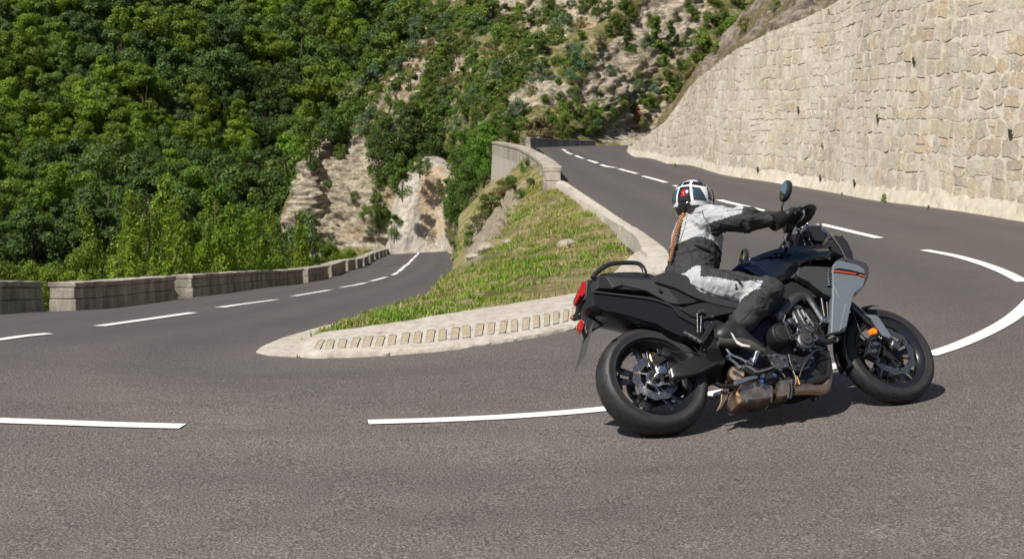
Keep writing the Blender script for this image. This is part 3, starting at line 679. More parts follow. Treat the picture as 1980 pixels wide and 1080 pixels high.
# ---- parapet blocks
m_par, nt, p, o = newmat('parapet_concrete'); n = N(nt); co = n.coord(); 
a = n.noise(co, 2.2, 7, .7, .4); b = n.noise(n.coord('Object', (1, 1, .2)), 3.5, 5, .65); c = n.noise(co, 30, 4, .8)
k_ = n.ramp(a, [(.28, (.20, .18, .15)), (.45, (.40, .36, .30)), (.65, (.56, .51, .43))])
k_ = n.mix(n.ramp(b, [(.42, 0), (.62, .75)]), k_, (.13, .115, .095)); k_ = n.mix(.5, k_, n.ramp(c, [(.3, .45), (.7, 1)]), 'MULTIPLY')  # vertical stains, strengthened so the colour also carries the road faces' shade
n.l(k_, p.inputs['Base Color']); p.inputs['Roughness'].default_value = .95; n.l(n.bump(a, .5, .05, n.bump(c, .7, .012)), p.inputs['Normal'])
def parapet(path, hgt, th, side, label, zfun=road_z, down=.12, group=None, cope=.07, steps=None, gap=0):
    """low wall whose road-side foot follows path (plan points); side +1 = thickness to the left of travel"""
    P = catmull([Vector((x, y, 0)) for x, y in path], 8) if len(path) > 2 else [Vector((path[0][0], path[0][1], 0)).lerp(Vector((path[1][0], path[1][1], 0)), k/10) for k in range(11)]
    root = empty('parapet_block', (0, 0, 0)); tag(root, label, 'parapet', group)
    def strip(h0, h1, t0, t1, zoff=None):
        rows = []
        for i, q in enumerate(P):
            t = (P[min(i+1, len(P)-1)]-P[max(i-1, 0)]).normalized(); nn = Vector((-t.y, t.x, 0))*side; z = zfun(q.x, q.y)
            jit = .012*noise.noise(Vector((q.x*3, q.y*3, h1*5))); jt = .012*noise.noise(Vector((q.x*4, q.y*4, 7+h1)))
            if i == 0: q = q - t*0
            rows.append([q+nn*(t0+jit)+Vector((0, 0, z+h0)), q+nn*(t0+jit)+Vector((0, 0, z+(h0+h1)/2)), q+nn*(t0+jit)+Vector((0, 0, z+h1+jt)), q+nn*t1+Vector((0, 0, z+h1+jt)), q+nn*t1+Vector((0, 0, z+h0))])
        m_ = 5; V = [v for r in rows for v in r]; k = len(rows)
        return V, [(i*m_+j, (i+1)*m_+j, (i+1)*m_+(j+1) % m_, i*m_+(j+1) % m_) for i in range(k-1) for j in range(m_)] + [tuple(range(m_)), tuple(range((k-1)*m_+m_-1, (k-1)*m_-1, -1))]
    ch = (hgt-cope)/2
    for c_ in range(2):
        V, Fc = strip(-down if c_ == 0 else ch+.006, ch if c_ == 0 else hgt-cope-.004, .012*c_+.004, th-.012*c_-.004); link_mesh('stone_course', V, Fc, m_par, root, smooth=30, bevel=.012)
    V, Fc = strip(hgt-cope, hgt, -.006, th+.01); link_mesh('coping', V, Fc, m_par, root, smooth=30, bevel=.015)
    return root
def plan(px, py, D): v = U(px, py, D); return (v.x, v.y)
L_ = [plan(-20, 609, 17.5), plan(115, 603, 19.8), plan(330, 577, 25.2), plan(430, 565, 29.4), plan(555, 550, 38.5), plan(655, 529, 50), plan(712, 509, 72), plan(752, 489.5, 112)]
Lc = catmull([Vector((x, y, 0)) for x, y in L_], 16); cl = [0]
for i in range(1, len(Lc)): cl.append(cl[-1]+(Lc[i]-Lc[i-1]).length)
def lseg(px0, px1, th=.36):
    """plan points of the kerb line whose picture x lies in the range"""
    pr = [proj((v.x, v.y, road_z(v.x, v.y)))[0] for v in Lc]
    s0, s1 = np.interp([px0, px1], pr, cl); n_ = max(3, int((s1-s0)/1.2)+2)
    return [tuple(np.array([np.interp(s, cl, [v.x for v in Lc]), np.interp(s, cl, [v.y for v in Lc])])) for s in np.linspace(s0, s1, n_)]
spec = [(-19, 86, 'mossy grey parapet block cut off by the left picture edge'), (148, 341, 'grey parapet block with a plain pale lit end face, beside the open gap'), (373, 587, 'longest grey parapet block, with blockwork joints on its lit end'),
        (597, 636, 'short grey parapet block just past the longest block'), (643, 669, 'small grey parapet block past the short one, below the green bushes'), (674, 688, 'small parapet block, third past the longest block'), (691.5, 702, 'small parapet block, fourth past the longest block'),
        (705, 714, 'tiny parapet block, fifth past the longest block'), (716.5, 724, 'tiny parapet block, sixth past the longest block'), (726, 733, 'tiny parapet block, fourth from the far end of the row'), (734.5, 740.5, 'tiny parapet block, third from the far end of the row'),
        (741.7, 747, 'tiny parapet block, second from the far end of the row'), (748, 752, 'farthest tiny parapet block of the row, near the pale cliff')]
for x0, x1, lb in spec:
    parapet(lseg(x0, x1), .37, .36, 1, lb, group='parapet blocks along the lower road', down=.3)
parapet([plan(700, 480.5, 128), plan(735, 481, 124), plan(764, 482.5, 121)], .35, .4, 1, 'far low parapet crossing in front of the pale cliff', group=None, down=.6, zfun=lambda x, y: U(735, 483, 124).z-.3)
# upper parapet on its retaining wall
up_path = [plan(1086, 354, 31), plan(1071, 335, 37), plan(1050, 316, 44), plan(1022, 298, 52), plan(995, 288, 60), plan(975, 283, 67), plan(966, 282, 73)]
upz = {}
tz = [U(1086, 322, 31).z, U(1064, 310, 37).z, U(1042, 297.5, 44).z, U(1012, 284, 52).z, U(990, 278, 60).z, U(972, 274.5, 67).z, U(963, 273.5, 73).z]; ty = [q[1] for q in up_path]
def up_top(x, y): return float(np.interp(y, ty, tz))
parapet(up_path, .46, .34, 1, 'grey upper parapet climbing beside the upper road with squared near end', zfun=lambda x, y: up_top(x, y)-.46, down=.1, cope=.1)
P = catmull([Vector((x, y, 0)) for x, y in up_path], 10); V = []; nhh = 14
for i, q in enumerate(P):
    t = (P[min(i+1, len(P)-1)]-P[max(i-1, 0)]).normalized(); nn = Vector((-t.y, t.x, 0)); tp = up_top(q.x, q.y)-.47
    for j in range(nhh+1): 
        hh = j/nhh*(6.0*sstep(28, 42, q.y)+.6); V.append(q+nn*(.33+.05*hh+.012*fbm((q.y, hh, 0), 2, 3))+Vector((0, 0, tp-hh)))
mb = MB(); mb.add(V, [(i*(nhh+1)+j, (i+1)*(nhh+1)+j, (i+1)*(nhh+1)+j+1, i*(nhh+1)+j+1) for i in range(len(P)-1) for j in range(nhh)])
q = P[-1]; Vb = [v for v in V[-(nhh+1):]]; Vr = [v+Vector((1.5, 1.0, 0)) for v in Vb]
mb.add(Vb+Vr, [(j, j+1, nhh+2+j, nhh+1+j) for j in range(nhh)])
tag(mb.build('bank_wall', m_conc, smooth=60), 'pale rendered retaining wall face under the upper parapet', 'wall')
parapet([plan(1026, 283.5, 80), plan(1060, 283, 84), plan(1100, 282.5, 88), plan(1152, 281.5, 93)], .40, .5, 1, 'low grey block parapet across the far bend of the upper road', zfun=lambda x, y: U(1090, 283.3, 87).z-.02, down=.3)
# ------------------------------------------------------------------ vegetation
def leaf_mat(name, ramp, trans=.35, rough=.55):
    m, nt, p, o = newmat(name); n = N(nt)
    geo = n.n('ShaderNodeNewGeometry'); oi = n.n('ShaderNodeObjectInfo')
    c = n.ramp(geo.outputs['Random Per Island'], ramp)
    c = n.mix(1.0, c, oi.outputs['Color'], 'MULTIPLY')
    hs = n.n('ShaderNodeHueSaturation'); n.l(c, hs.inputs['Color'])
    n.l(n.math('ADD', n.math('MULTIPLY', oi.outputs['Random'], .5), .75), hs.inputs['Value'])
    p.inputs['Roughness'].default_value = rough; p.inputs['Specular IOR Level'].default_value = .3
    n.l(hs.outputs[0], p.inputs['Base Color'])
    t = n.n('ShaderNodeBsdfTranslucent'); mx = n.n('ShaderNodeMixShader'); mx.inputs[0].default_value = trans
    g = n.mix(1.0, hs.outputs[0], (1.25, 1.35, .55), 'MULTIPLY'); n.l(g, t.inputs[0])
    n.l(p.outputs[0], mx.inputs[1]); n.l(t.outputs[0], mx.inputs[2]); n.l(mx.outputs[0], o.inputs[0])
    return m
m_leaf = leaf_mat('leaves', [(0, (.060, .104, .014)), (.35, (.090, .148, .020)), (.7, (.132, .196, .028)), (1, (.20, .255, .045))])
m_leafd = leaf_mat('leaves_dark', [(0, (.024, .045, .013)), (.5, (.046, .078, .018)), (1, (.088, .125, .030))], .2)
m_leafg = leaf_mat('leaves_grey', [(0, (.065, .095, .050)), (.5, (.10, .135, .075)), (1, (.155, .19, .105))], .2)
m_bark = mat('bark', (.10, .075, .05), .9, var=.5, vs=20, bump=.6, bs=30)
def crown_mesh(name, seed, H, W, nlobe, nleaf, leaf, m, shape='round', gap=.0, base=.2):
    """crown of height H and width W standing on z=0 (leaf clumps on many lobes)"""
    r_ = random.Random(seed); lobes = []
    if shape == 'spray':                                               # many upright shoots of uneven height
        for k_ in range(13):
            a = r_.uniform(0, 6.28); q = math.sqrt(r_.random())*W*.42; hh = H*r_.uniform(.45, 1.0)*(1-.35*q/W); lx, ly = r_.gauss(0, .10), r_.gauss(0, .10)
            for i in range(9):
                t = (i+r_.random())/9; s = W*(.115*(1-t)**.7+.022)*r_.uniform(.7, 1.3)
                lobes.append((Vector((q*math.cos(a)+lx*t*H+r_.gauss(0, .03), q*math.sin(a)+ly*t*H+r_.gauss(0, .03), hh*(.08+.92*t))), s, 1.1))
        nlobe = len(lobes)
    for i in range(0 if shape == 'spray' else nlobe):
        t = r_.random(); z = base*H + (1-base)*H*t
        if shape == 'round': rad = W/2*math.sqrt(max(.05, 1-(2*t-.85)**2*.85))
        elif shape == 'cone': rad = W/2*(1-t)**.7
        elif shape == 'spray': rad = W/2*(.35+.65*t)*math.sqrt(max(.1, 1.15-t))
        else: rad = W/2*math.sqrt(max(.02, 1-t*t))
        a = r_.uniform(0, 2*math.pi); q = math.sqrt(r_.random())*rad*.85
        s = W*r_.uniform(.10, .22)*(1-.35*t)
        lobes.append((Vector((q*math.cos(a), q*math.sin(a), z-s*.4)), s, r_.uniform(.6, 1.1)))
    V = []; Fc = []
    for i in range(nleaf):
        c, s, fl = lobes[r_.randrange(nlobe)]
        d = Vector((r_.gauss(0, 1), r_.gauss(0, 1), r_.gauss(.25, 1))).normalized()
        rr = s*(r_.uniform(.75, 1.08) if r_.random() < .8 else r_.uniform(.3, 1.3))
        p_ = c + Vector((d.x*rr, d.y*rr, d.z*rr*fl))
        nrm = (d + Vector((r_.gauss(0, .38), r_.gauss(0, .38), r_.gauss(.15, .38)))).normalized()
        u, v = frame(nrm); a = r_.uniform(0, 6.28); u2 = u*math.cos(a)+v*math.sin(a); v2 = nrm.cross(u2); l = leaf*r_.uniform(.55, 1.35); k = len(V)
        w_ = l*r_.uniform(.3, .5)
        V += [p_-u2*l*.5, p_+v2*w_+nrm*l*.06, p_+u2*l*.5-nrm*l*.10, p_-v2*w_+nrm*l*.06]
        Fc.append((k, k+1, k+2, k+3))
    me = bpy.data.meshes.new(name); me.from_pydata([tuple(v) for v in V], [], Fc); me.materials.append(m)
    return me, lobes
def trunk_mesh(seed, H, lobes, r0, m=None):
    r_ = random.Random(seed); mb = MB()
    top = Vector((r_.uniform(-.05, .05)*H, r_.uniform(-.05, .05)*H, H*.75))
    path = [Vector((0, 0, -.4)), Vector((r_.uniform(-.03, .03)*H, 0, H*.25)), Vector((top.x*.6, top.y*.6, H*.5)), top]
    mb.tube(path, [r0*1.2, r0*.9, r0*.6, r0*.2], n=7, sub=3)
    for c, s, f in r_.sample(lobes, min(7, len(lobes))):
        t = r_.uniform(.15, .6); q = path[0].lerp(top, t)
        mb.tube([q, q.lerp(c, .5)+Vector((0, 0, -.05*H)), c], [r0*.45, r0*.3, r0*.1], n=5, sub=3)
    me = bpy.data.meshes.new('trunk'); me.from_pydata([tuple(v) for v in mb.V], [], mb.F); me.materials.append(m or m_bark)
    me.polygons.foreach_set('use_smooth', [True]*len(me.polygons)); return me
KIND = {}
def kind(key, n_, **kw):
    KIND[key] = []
    for i in range(n_):
        a = dict(kw); H = a['H']; r0 = a.pop('r0', .05); cm, lb = crown_mesh(key, 100*len(KIND)+i, **a)
        KIND[key].append((cm, trunk_mesh(i, H, lb, r0)))
kind('oak', 5, H=1, W=1.1, nlobe=30, nleaf=11000, leaf=.034, m=m_leafd, base=.05, r0=.03)
kind('ash', 4, H=1, W=1.05, nlobe=28, nleaf=11000, leaf=.033, m=m_leaf, base=.05, r0=.03)
kind('scrub', 4, H=1, W=1.35, nlobe=26, nleaf=3200, leaf=.062, m=m_leafd, base=.0, r0=.03)
kind('scrubg', 3, H=1, W=1.4, nlobe=24, nleaf=3200, leaf=.058, m=m_leafg, base=.0, r0=.03)
kind('spray', 4, H=1, W=1.15, nlobe=60, nleaf=15000, leaf=.023, m=m_leaf, shape='spray', base=.05, r0=.018)
kind('cone', 2, H=1, W=.55, nlobe=26, nleaf=1800, leaf=.06, m=m_leafd, shape='cone', base=.0, r0=.03)
kind('vine', 2, H=1, W=1.0, nlobe=60, nleaf=12000, leaf=.030, m=m_leaf, base=.0, r0=.02)
kind('bigdark', 2, H=1, W=.9, nlobe=60, nleaf=12000, leaf=.032, m=m_leafd, base=.0, r0=.03)
NAME = {'oak': 'oak_tree', 'ash': 'ash_tree', 'scrub': 'bush', 'scrubg': 'bush', 'spray': 'hazel_tree', 'cone': 'juniper', 'vine': 'climbing_shrub', 'bigdark': 'holm_oak'}
def plant(key, loc, size, color=(1, 1, 1), label=None, cat=None, group=None, wide=1.0, name=None, parts=True, var=None):
    cm, tm = KIND[key][rnd.randrange(len(KIND[key])) if var is None else var]
    root = bpy.data.objects.new(name or NAME[key], None); col.objects.link(root)
    root.location = loc; root.rotation_euler = (0, 0, rnd.uniform(0, 6.28)); root.scale = (size*wide, size*wide, size)
    tag(root, label, cat, group)
    for nm, me in (('crown', cm), ('trunk', tm)):
        if nm == 'trunk' and not parts: continue
        o_ = bpy.data.objects.new(nm, me); col.objects.link(o_); o_.parent = root; o_.color = (*color, 1)
    return root
def pick_color(r_, base, sp=.22):
    v = 1+r_.uniform(-sp, sp); return (base[0]*v*(1+r_.uniform(-.10, .06)), base[1]*v, base[2]*v*(1+r_.uniform(-.2, .2)))
# --- forest on the far slope: poisson-like picks over the picture
fr = random.Random(21); pts = []; tries = 0
def forest_ok(x, y):
    ridge = np.interp(y, [-60, 20, 160, 300, 420, 520], [860, 800, 715, 640, 590, 575])
    return x < ridge+40
while tries < 9000 and len(pts) < 292:
    tries += 1; x, y = fr.uniform(-60, 860), fr.uniform(-45, 520)
    if not forest_ok(x, y) : continue
    if x < 110 and y > 455 and fr.random() < .7: continue
    md = 30 + 12*sstep(0, 520, y)
    if any((x-a)**2+((y-b)*1.15)**2 < md*md for a, b, _ in pts): continue
    h_ = hit(T_far, x, y)
    if h_ is None: continue
    pts.append((x, y, h_))
print('forest', len(pts))
for x, y, h_ in pts:
    D = h_.y; px_m = F/D; sz = fr.uniform(66, 112)/px_m*(1.0+.25*sstep(250, 500, y))
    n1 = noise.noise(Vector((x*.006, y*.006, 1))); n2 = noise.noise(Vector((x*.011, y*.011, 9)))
    sunny = (y < 130 and n1 > -.2) or x < 130 and y < 330 or n1 > .12  # sunlit and shaded areas of the wood put into tree kind and tint
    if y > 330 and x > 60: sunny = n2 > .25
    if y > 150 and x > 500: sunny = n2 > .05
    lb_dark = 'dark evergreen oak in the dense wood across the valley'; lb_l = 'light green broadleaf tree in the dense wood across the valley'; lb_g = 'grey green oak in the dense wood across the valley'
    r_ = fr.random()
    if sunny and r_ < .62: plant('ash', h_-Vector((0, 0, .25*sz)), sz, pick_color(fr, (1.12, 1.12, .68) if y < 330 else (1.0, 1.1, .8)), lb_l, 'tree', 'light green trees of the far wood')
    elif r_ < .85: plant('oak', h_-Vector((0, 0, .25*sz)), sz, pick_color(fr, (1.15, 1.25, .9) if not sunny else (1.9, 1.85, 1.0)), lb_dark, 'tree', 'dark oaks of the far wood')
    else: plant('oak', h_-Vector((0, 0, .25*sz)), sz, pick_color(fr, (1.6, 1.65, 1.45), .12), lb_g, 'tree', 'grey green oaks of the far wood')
# --- scrub on the middle hillside
SC = [  # x, y, rx, ry, density : where bushes crowd
 (640, 290, 45, 30, 1), (720, 160, 30, 50, 1.2), (770, 70, 30, 60, 1.2), (800, 0, 40, 40, 1.2), (668, 225, 26, 30, 1.2), (740, 130, 50, 60, 1), (790, 50, 50, 50, 1), (690, 200, 50, 40, 1), (620, 300, 30, 25, 1), (860, 400, 30, 40, .9), (700, 230, 60, 50, 1), (760, 330, 60, 80, 1), (830, 200, 90, 90, .9), (900, 60, 120, 70, .95), (1000, 120, 80, 80, .8), (950, 180, 90, 60, .9), (720, 380, 30, 30, .8), (660, 240, 60, 40, .9),
 (820, 40, 60, 50, .8), (1080, 60, 60, 60, .6), (1060, 150, 70, 50, .6), (980, 240, 60, 30, .9), (1100, 240, 60, 25, .6), (1180, 160, 40, 40, .2), (780, 120, 60, 60, .7), (1380, 30, 40, 40, .4), (1330, 110, 60, 40, .4), (760, 420, 20, 40, .3)]
def dens(x, y):
    if x > 1640 or y > 275 and x > 960: return 0
    d = .27
    for a, b, rx, ry, k in SC:
        d = max(d, k*math.exp(-(((x-a)/rx)**2+((y-b)/ry)**2)*.8))
    for i, P in enumerate(ROCKS):
        if i in (0, 1, 2, 5) and inpoly(x, y, P): d *= .12 if i < 3 else .5
    return d
sr = random.Random(8); pts = []; tries = 0
while tries < 30000 and len(pts) < 290:
    tries += 1; x, y = sr.uniform(560, 1600), sr.uniform(-35, 470)
    if x < np.interp(y, [-60, 20, 160, 300, 420, 480], [785, 752, 690, 604, 560, 556]): continue
    if y > 255 and x > 880 or x > 1180 and y > 250 - (x-1240)*.9: continue
    d_ = dens(x, y)
    if sr.random() > d_: continue
    md = 15 + 9*(1-d_)
    if any((x-a)**2+(y-b)**2 < md*md for a, b, *_ in pts): continue
    h_ = hit(T_mid, x, y)
    if h_ is None: continue
    pts.append((x, y, h_, d_))
print('scrub', len(pts))
for x, y, h_, d_ in pts:
    px_m = F/h_.y; sz = sr.uniform(22, 44)*(.66 + .6*d_)/px_m; r_ = sr.random()
    lo_ = h_-Vector((0, 0, .2*sz))
    if r_ < .16: plant('scrubg', lo_, sz, pick_color(sr, (1.0, 1.15, 1.0)), 'grey green bush among the scrub on the rocky hillside', 'bush', 'grey green bushes on the rocky hillside')
    elif r_ < .24: plant('scrubg', lo_, sz*.8, pick_color(sr, (1.5, 1.05, .7)), 'straw coloured dry shrub on the rocky hillside', 'bush', 'straw coloured shrubs on the rocky hillside')
    elif r_ < .55: plant('scrub', lo_, sz, pick_color(sr, (2.1, 1.9, 1.0)), 'olive green bush among the scrub on the rocky hillside', 'bush', 'olive green bushes on the rocky hillside')
    else: plant('scrub', lo_, sz, pick_color(sr, (1.75, 1.75, 1.0)), 'dark green bush among the scrub on the rocky hillside', 'bush', 'dark green bushes on the rocky hillside')
def at_px(key, x, y_foot, hpx, T, label, cat, color=(1, 1, 1), wide=1.0, name=None, sink=.06, D=None, group=None, var=None):
    h_ = hit(T, x, y_foot) if T is not None else None
    if h_ is None: h_ = U(x, y_foot, D or 60)
    sz = hpx*h_.y/F
    return plant(key, h_-Vector((0, 0, sink*sz)), sz, color, label, cat, group, wide, name, var=var)
# distinct ones
at_px('bigdark', 795, 320, 125, T_mid, 'large dark evergreen tree standing above the pale cliff', 'tree', (1.15, 1.15, 1), .9)
at_px('bigdark', 745, 330, 110, T_mid, 'dark evergreen tree leaning left of the large dark tree', 'tree', (1.3, 1.3, 1), .8)
at_px('bigdark', 838, 345, 90, T_mid, 'smaller dark evergreen right of the large dark tree', 'tree', (1.2, 1.3, 1), .75)
at_px('scrub', 790, 385, 62, T_mid, 'bright green bush hanging over the left top of the pale cliff', 'bush', (2.0, 2.1, 1.2), .8)
at_px('scrub', 728, 425, 60, T_mid, 'tall olive bush on the rock just left of the pale cliff', 'bush', (1.7, 1.7, 1.0), .6)
at_px('scrub', 600, 285, 60, T_mid, 'green bush on the upper left shoulder of the layered rock face', 'bush', (2, 2, 1.1), 1)
at_px('scrub', 640, 262, 52, T_mid, 'dark bush crowning the layered rock face', 'bush', (1.5, 1.6, 1.1), 1)
at_px('scrub', 686, 385, 18, T_mid, 'tiny round bush alone on the layered rock face', 'bush', (1.4, 1.5, 1), .9)
at_px('scrubg', 1120, 128, 48, T_mid, 'rounded blue green shrub left of the pale rock fin', 'bush', (.75, 1.1, .95), .7, 'rounded_shrub')
at_px('cone', 1208, 82, 44, T_mid, 'small dark juniper growing on top of the pale rock fin', 'juniper', (1.4, 1.6, 1), 1.1)
at_px('cone', 1268, 92, 66, T_mid, 'tall juniper on the rock, left of a pair', 'juniper', (1.6, 1.8, 1), 1.15)
at_px('cone', 1296, 98, 62, T_mid, 'tall dark juniper on the rock, right of a pair', 'juniper', (1.2, 1.4, 1), .95)
at_px('scrub', 1415, 78, 52, T_mid, 'bright green bush above the stone wall edge', 'bush', (2.4, 2.5, 1.2), .75)
at_px('scrub', 1360, 112, 50, T_mid, 'pale green broom bush on the scree near the wall', 'bush', (2.6, 2.3, 1.3), .85)
at_px('scrub', 1090, 140, 28, T_mid, 'low bright green bush below the rounded blue green shrub', 'bush', (2.4, 2.6, 1.2), 1)
at_px('scrub', 1150, 222, 28, T_mid, 'low bright green bush right above the far road parapet', 'bush', (2.3, 2.5, 1.2), 1.2)
for i, (x, y, hp, c_, k_) in enumerate([(1290, 150, 20, (2.2, 2, 1), 'scrub'), (1330, 135, 24, (2.4, 2.3, 1.1), 'scrub'), (1262, 205, 16, (1.8, 1.8, 1), 'scrub'), (1440, 55, 26, (1.7, 1.2, .7), 'scrubg'), (1500, 20, 24, (1.3, 1.2, .8), 'scrubg'), (1385, 100, 18, (1.6, 1.2, .7), 'scrubg'), (1245, 238, 12, (2.2, 2.2, 1), 'scrub'), (1345, 118, 14, (1.6, 1.2, .7), 'scrubg')]):
    h_ = hit(T_up, x, y) or hit(T_mid, x, y)
    sz = hp*h_.y/F; plant(k_, h_-Vector((0, 0, .1*sz)), sz, c_, 'low shrub on the stony slope just above the edge of the stone wall', 'bush', 'shrubs above the stone wall', .9)
m_rust = leaf_mat('leaves_rust', [(0, (.22, .075, .03)), (1, (.36, .15, .07))], .2)
KIND['rust'] = []; cm, lb = crown_mesh('rust', 5, 1, 1.3, 18, 1500, .09, m_rust, base=0); KIND['rust'].append((cm, trunk_mesh(3, 1, lb, .03))); NAME['rust'] = 'dry_bush'
at_px('rust', 1230, 232, 26, T_mid, 'rust red dry bush beside the far end of the stone wall', 'bush', (1, 1, 1), 1.0)
at_px('rust', 1228, 252, 16, T_mid, 'smaller rust red dry bush below the larger rust red one', 'bush', (.9, 1, 1), .9)
at_px('rust', 1045, 268, 42, T_mid, 'brownish thorny bush behind the far road parapet', 'bush', (.45, .85, 1.0), 1.2)
at_px('scrub', 1085, 266, 34, T_mid, 'dull olive bush right of the brown thorny bush', 'bush', (2.0, 1.7, 1.1), 1.1)
for i, y in enumerate(range(-30, 265, 9)):
    x = np.interp(y, [-60, 20, 160, 300, 420, 480], [800, 768, 700, 606, 572, 564]) + (2, 12, 24)[i % 3]
    h_ = hit(T_mid, x, y)
    if h_ is None or h_.y > 170: continue
    sz = sr.uniform(30, 52)*h_.y/F; plant('scrub' if i % 4 else 'scrubg', h_-Vector((0, 0, .45*sz)), sz, pick_color(sr, (1.6, 1.6, 1.0)), 'bush growing along the left skyline ridge of the rocky hillside', 'bush', 'bushes along the ridge', 1.1)
at_px('scrub', 845, 345, 34, T_mid, 'small green bush on the top right of the pale cliff', 'bush', (1.6, 1.8, 1.1), 1.3, D=104)
plant('scrub', U(778, 372, 104), 1.5, (1.8, 1.9, 1.1), 'green tuft over the left shoulder of the pale cliff', 'bush', None, .9)
plant('scrub', U(812, 332, 105.5), 1.1, (1.5, 1.6, 1.1), 'dark tuft at the very top of the pale cliff', 'bush', None, 1.3)
plant('scrub', U(762, 455, 103), 1.3, (1.5, 1.6, 1.0), 'dark shrub low at the left foot of the pale cliff', 'bush', None, .8)
for i, (x, y, hp, c_, k_, lb) in enumerate([(975, 378, 34, (1.6, 1.1, .7), 'scrubg', 'straw coloured shrub at the upper left rim of the grass bank'), (950, 410, 40, (1.9, 1.8, 1.0), 'scrub', 'olive shrub at the left rim of the grass bank, below the wall'), (928, 445, 36, (1.5, 1.1, .7), 'scrubg', 'dry shrub on the rocks beside the lower road'), (990, 360, 22, (2.2, 2.2, 1.0), 'scrub', 'low green shrub where the bank meets the upper wall'), (912, 470, 26, (1.9, 1.9, 1.0), 'scrub', 'small green shrub on the rocks above the lower road edge'), (1005, 385, 20, (2.3, 2.4, 1.0), 'scrub', 'small bright shrub near the top of the grass bank')]):
    at_px(k_, x, y, hp, T_bank, lb, 'bush', c_, 1.2)
# big climbing shrubs left of the upper retaining wall
for x, y, D, hp, lb, c_, w_ in [(905, 440, 66, 120, 'large glossy green shrub hanging beside the cliff, nearest the grass bank', (.62, .75, .8), .85), (935, 345, 74, 105, 'leafy climbing shrub against the left end of the upper parapet wall', (.72, .95, .7), .95), (900, 350, 76, 100, 'leafy green climber filling the gully below the upper road', (.75, .95, .8), .9),
      (985, 275, 80, 48, 'leafy green shrub topping the gully just above the upper parapet', (.7, .9, .7), 1.3), (880, 430, 90, 60, 'green creeper draped on the right edge of the pale cliff', (.7, .9, .8), .8), (945, 272, 78, 40, 'low green shrub left of the topping shrub', (.7, .9, .7), 1.4)]:
    v = U(x, y, D); sz = hp*v.y/F; plant('vine', v, sz, c_, lb, 'shrub', None, w_)
at_px('scrub', 1018, 333, 30, None, 'small green plant rooted in the face of the upper retaining wall', 'plant', (1.8, 2, 1.1), .8, D=44.5)
at_px('scrub', 1026, 360, 18, None, 'small dark round shrub at the foot of the upper retaining wall', 'plant', (1.2, 1.2, 1.1), .9, D=32.5)
# shrubs and young trees just beyond the lower parapet
near = [('spray', 285, 600, 26, 235, 'tall bright green young tree beyond the parapet gap', (1.22, 1.19, 0.63), 0.78, 0), ('spray', 350, 600, 30, 250, 'tallest bright green tree behind the longest parapet block', (1.16, 1.16, 0.63), 0.69, 1), ('spray', 425, 600, 33, 245, 'bright green tree right of the tallest one behind the parapet', (1.10, 1.13, 0.67), 0.69, 2),
        ('spray', 235, 620, 24, 160, 'low bushy green sapling behind the second parapet block', (1.22, 1.19, 0.67), 1.00, 1), ('spray', 490, 600, 40, 205, 'darker green tree behind the right end of the longest block', (0.81, 0.91, 0.59), 0.69, 0), ('spray', 545, 590, 46, 190, 'olive green tree left of the grey green shrubs', (1.10, 1.02, 0.63), 0.62, 2),
        ('spray', 395, 600, 31, 190, 'full green sapling between the two tallest trees', (1.10, 1.16, 0.59), 0.75, 0), ('spray', 325, 610, 27, 170, 'leafy green sapling behind the joint of two parapet blocks', (1.16, 1.19, 0.59), 0.88, 2), ('spray', 460, 600, 36, 165, 'dense sapling low behind the longest parapet block', (0.98, 1.07, 0.59), 0.88, 1),
        ('scrubg', 595, 580, 56, 165, 'grey green shrub beyond the parapet, left of the rock face foot', (1.16, 1.29, 0.84), .42, 0), ('scrubg', 560, 565, 52, 130, 'grey green shrub behind the olive tree', (1.04, 1.29, 0.76), .5, 1), ('vine', 630, 570, 70, 105, 'green shrub below the layered rock face', (1.04, 1.13, 0.67), .9, 0),
        ('vine', 520, 590, 44, 110, 'low leafy bush behind the short parapet blocks', (1.10, 1.13, 0.59), 1.0, 1), ('vine', 590, 565, 55, 70, 'low leafy bush right of the short parapet blocks', (1.16, 1.19, 0.59), 1.2, 0), ('vine', 675, 535, 82, 52, 'low green bush near the far parapet blocks', (1.16, 1.24, 0.67), 1.3, 1), ('vine', 715, 520, 95, 38, 'small green bush at the far end of the parapet row', (1.22, 1.29, 0.67), 1.2, 0),
        ('vine', 100, 640, 24, 130, 'low green bush filling the gap between parapet blocks', (1.10, 1.07, 0.63), .9, 0), ('vine', 20, 640, 23, 130, 'low green bush behind the leftmost parapet block', (1.04, 1.02, 0.63), .9, 1), ('vine', 165, 640, 25, 160, 'green bush behind the near end of the second block', (1.16, 1.13, 0.63), .8, 0), ('scrub', 150, 590, 34, 95, 'dark olive bush rising behind the second parapet block', (2.43, 2.05, 0.84), .9, 1),
        ('vine', 60, 620, 27, 110, 'leafy bush between the leftmost blocks, further back', (0.93, 0.96, 0.59), 1.0, 1), ('vine', 215, 620, 27, 120, 'leafy bush behind the middle of the second block', (1.10, 1.13, 0.59), .9, 0), ('vine', 640, 545, 75, 70, 'dense low bush beyond the small parapet blocks', (0.98, 1.07, 0.63), 1.2, 0), ('vine', 455, 600, 36, 115, 'leafy bush hugging the back of the longest block', (1.04, 1.13, 0.59), 1.1, 1), ('vine', 380, 605, 31, 110, 'round bush behind the left end of the longest block', (1.04, 1.13, 0.59), 1.1, 0)]
for key, x, y, D, hp, lb, c_, w_, vr in near:
    v = U(x, y, D*1.09); sz = hp*v.y/F*(1.16 if key == 'spray' else 1.0)
    cat_ = 'tree' if key == 'spray' else 'bush'
    plant(key, v, sz, c_, lb, cat_, None, w_, 'bush' if key == 'vine' else None, var=vr % len(KIND[key]))
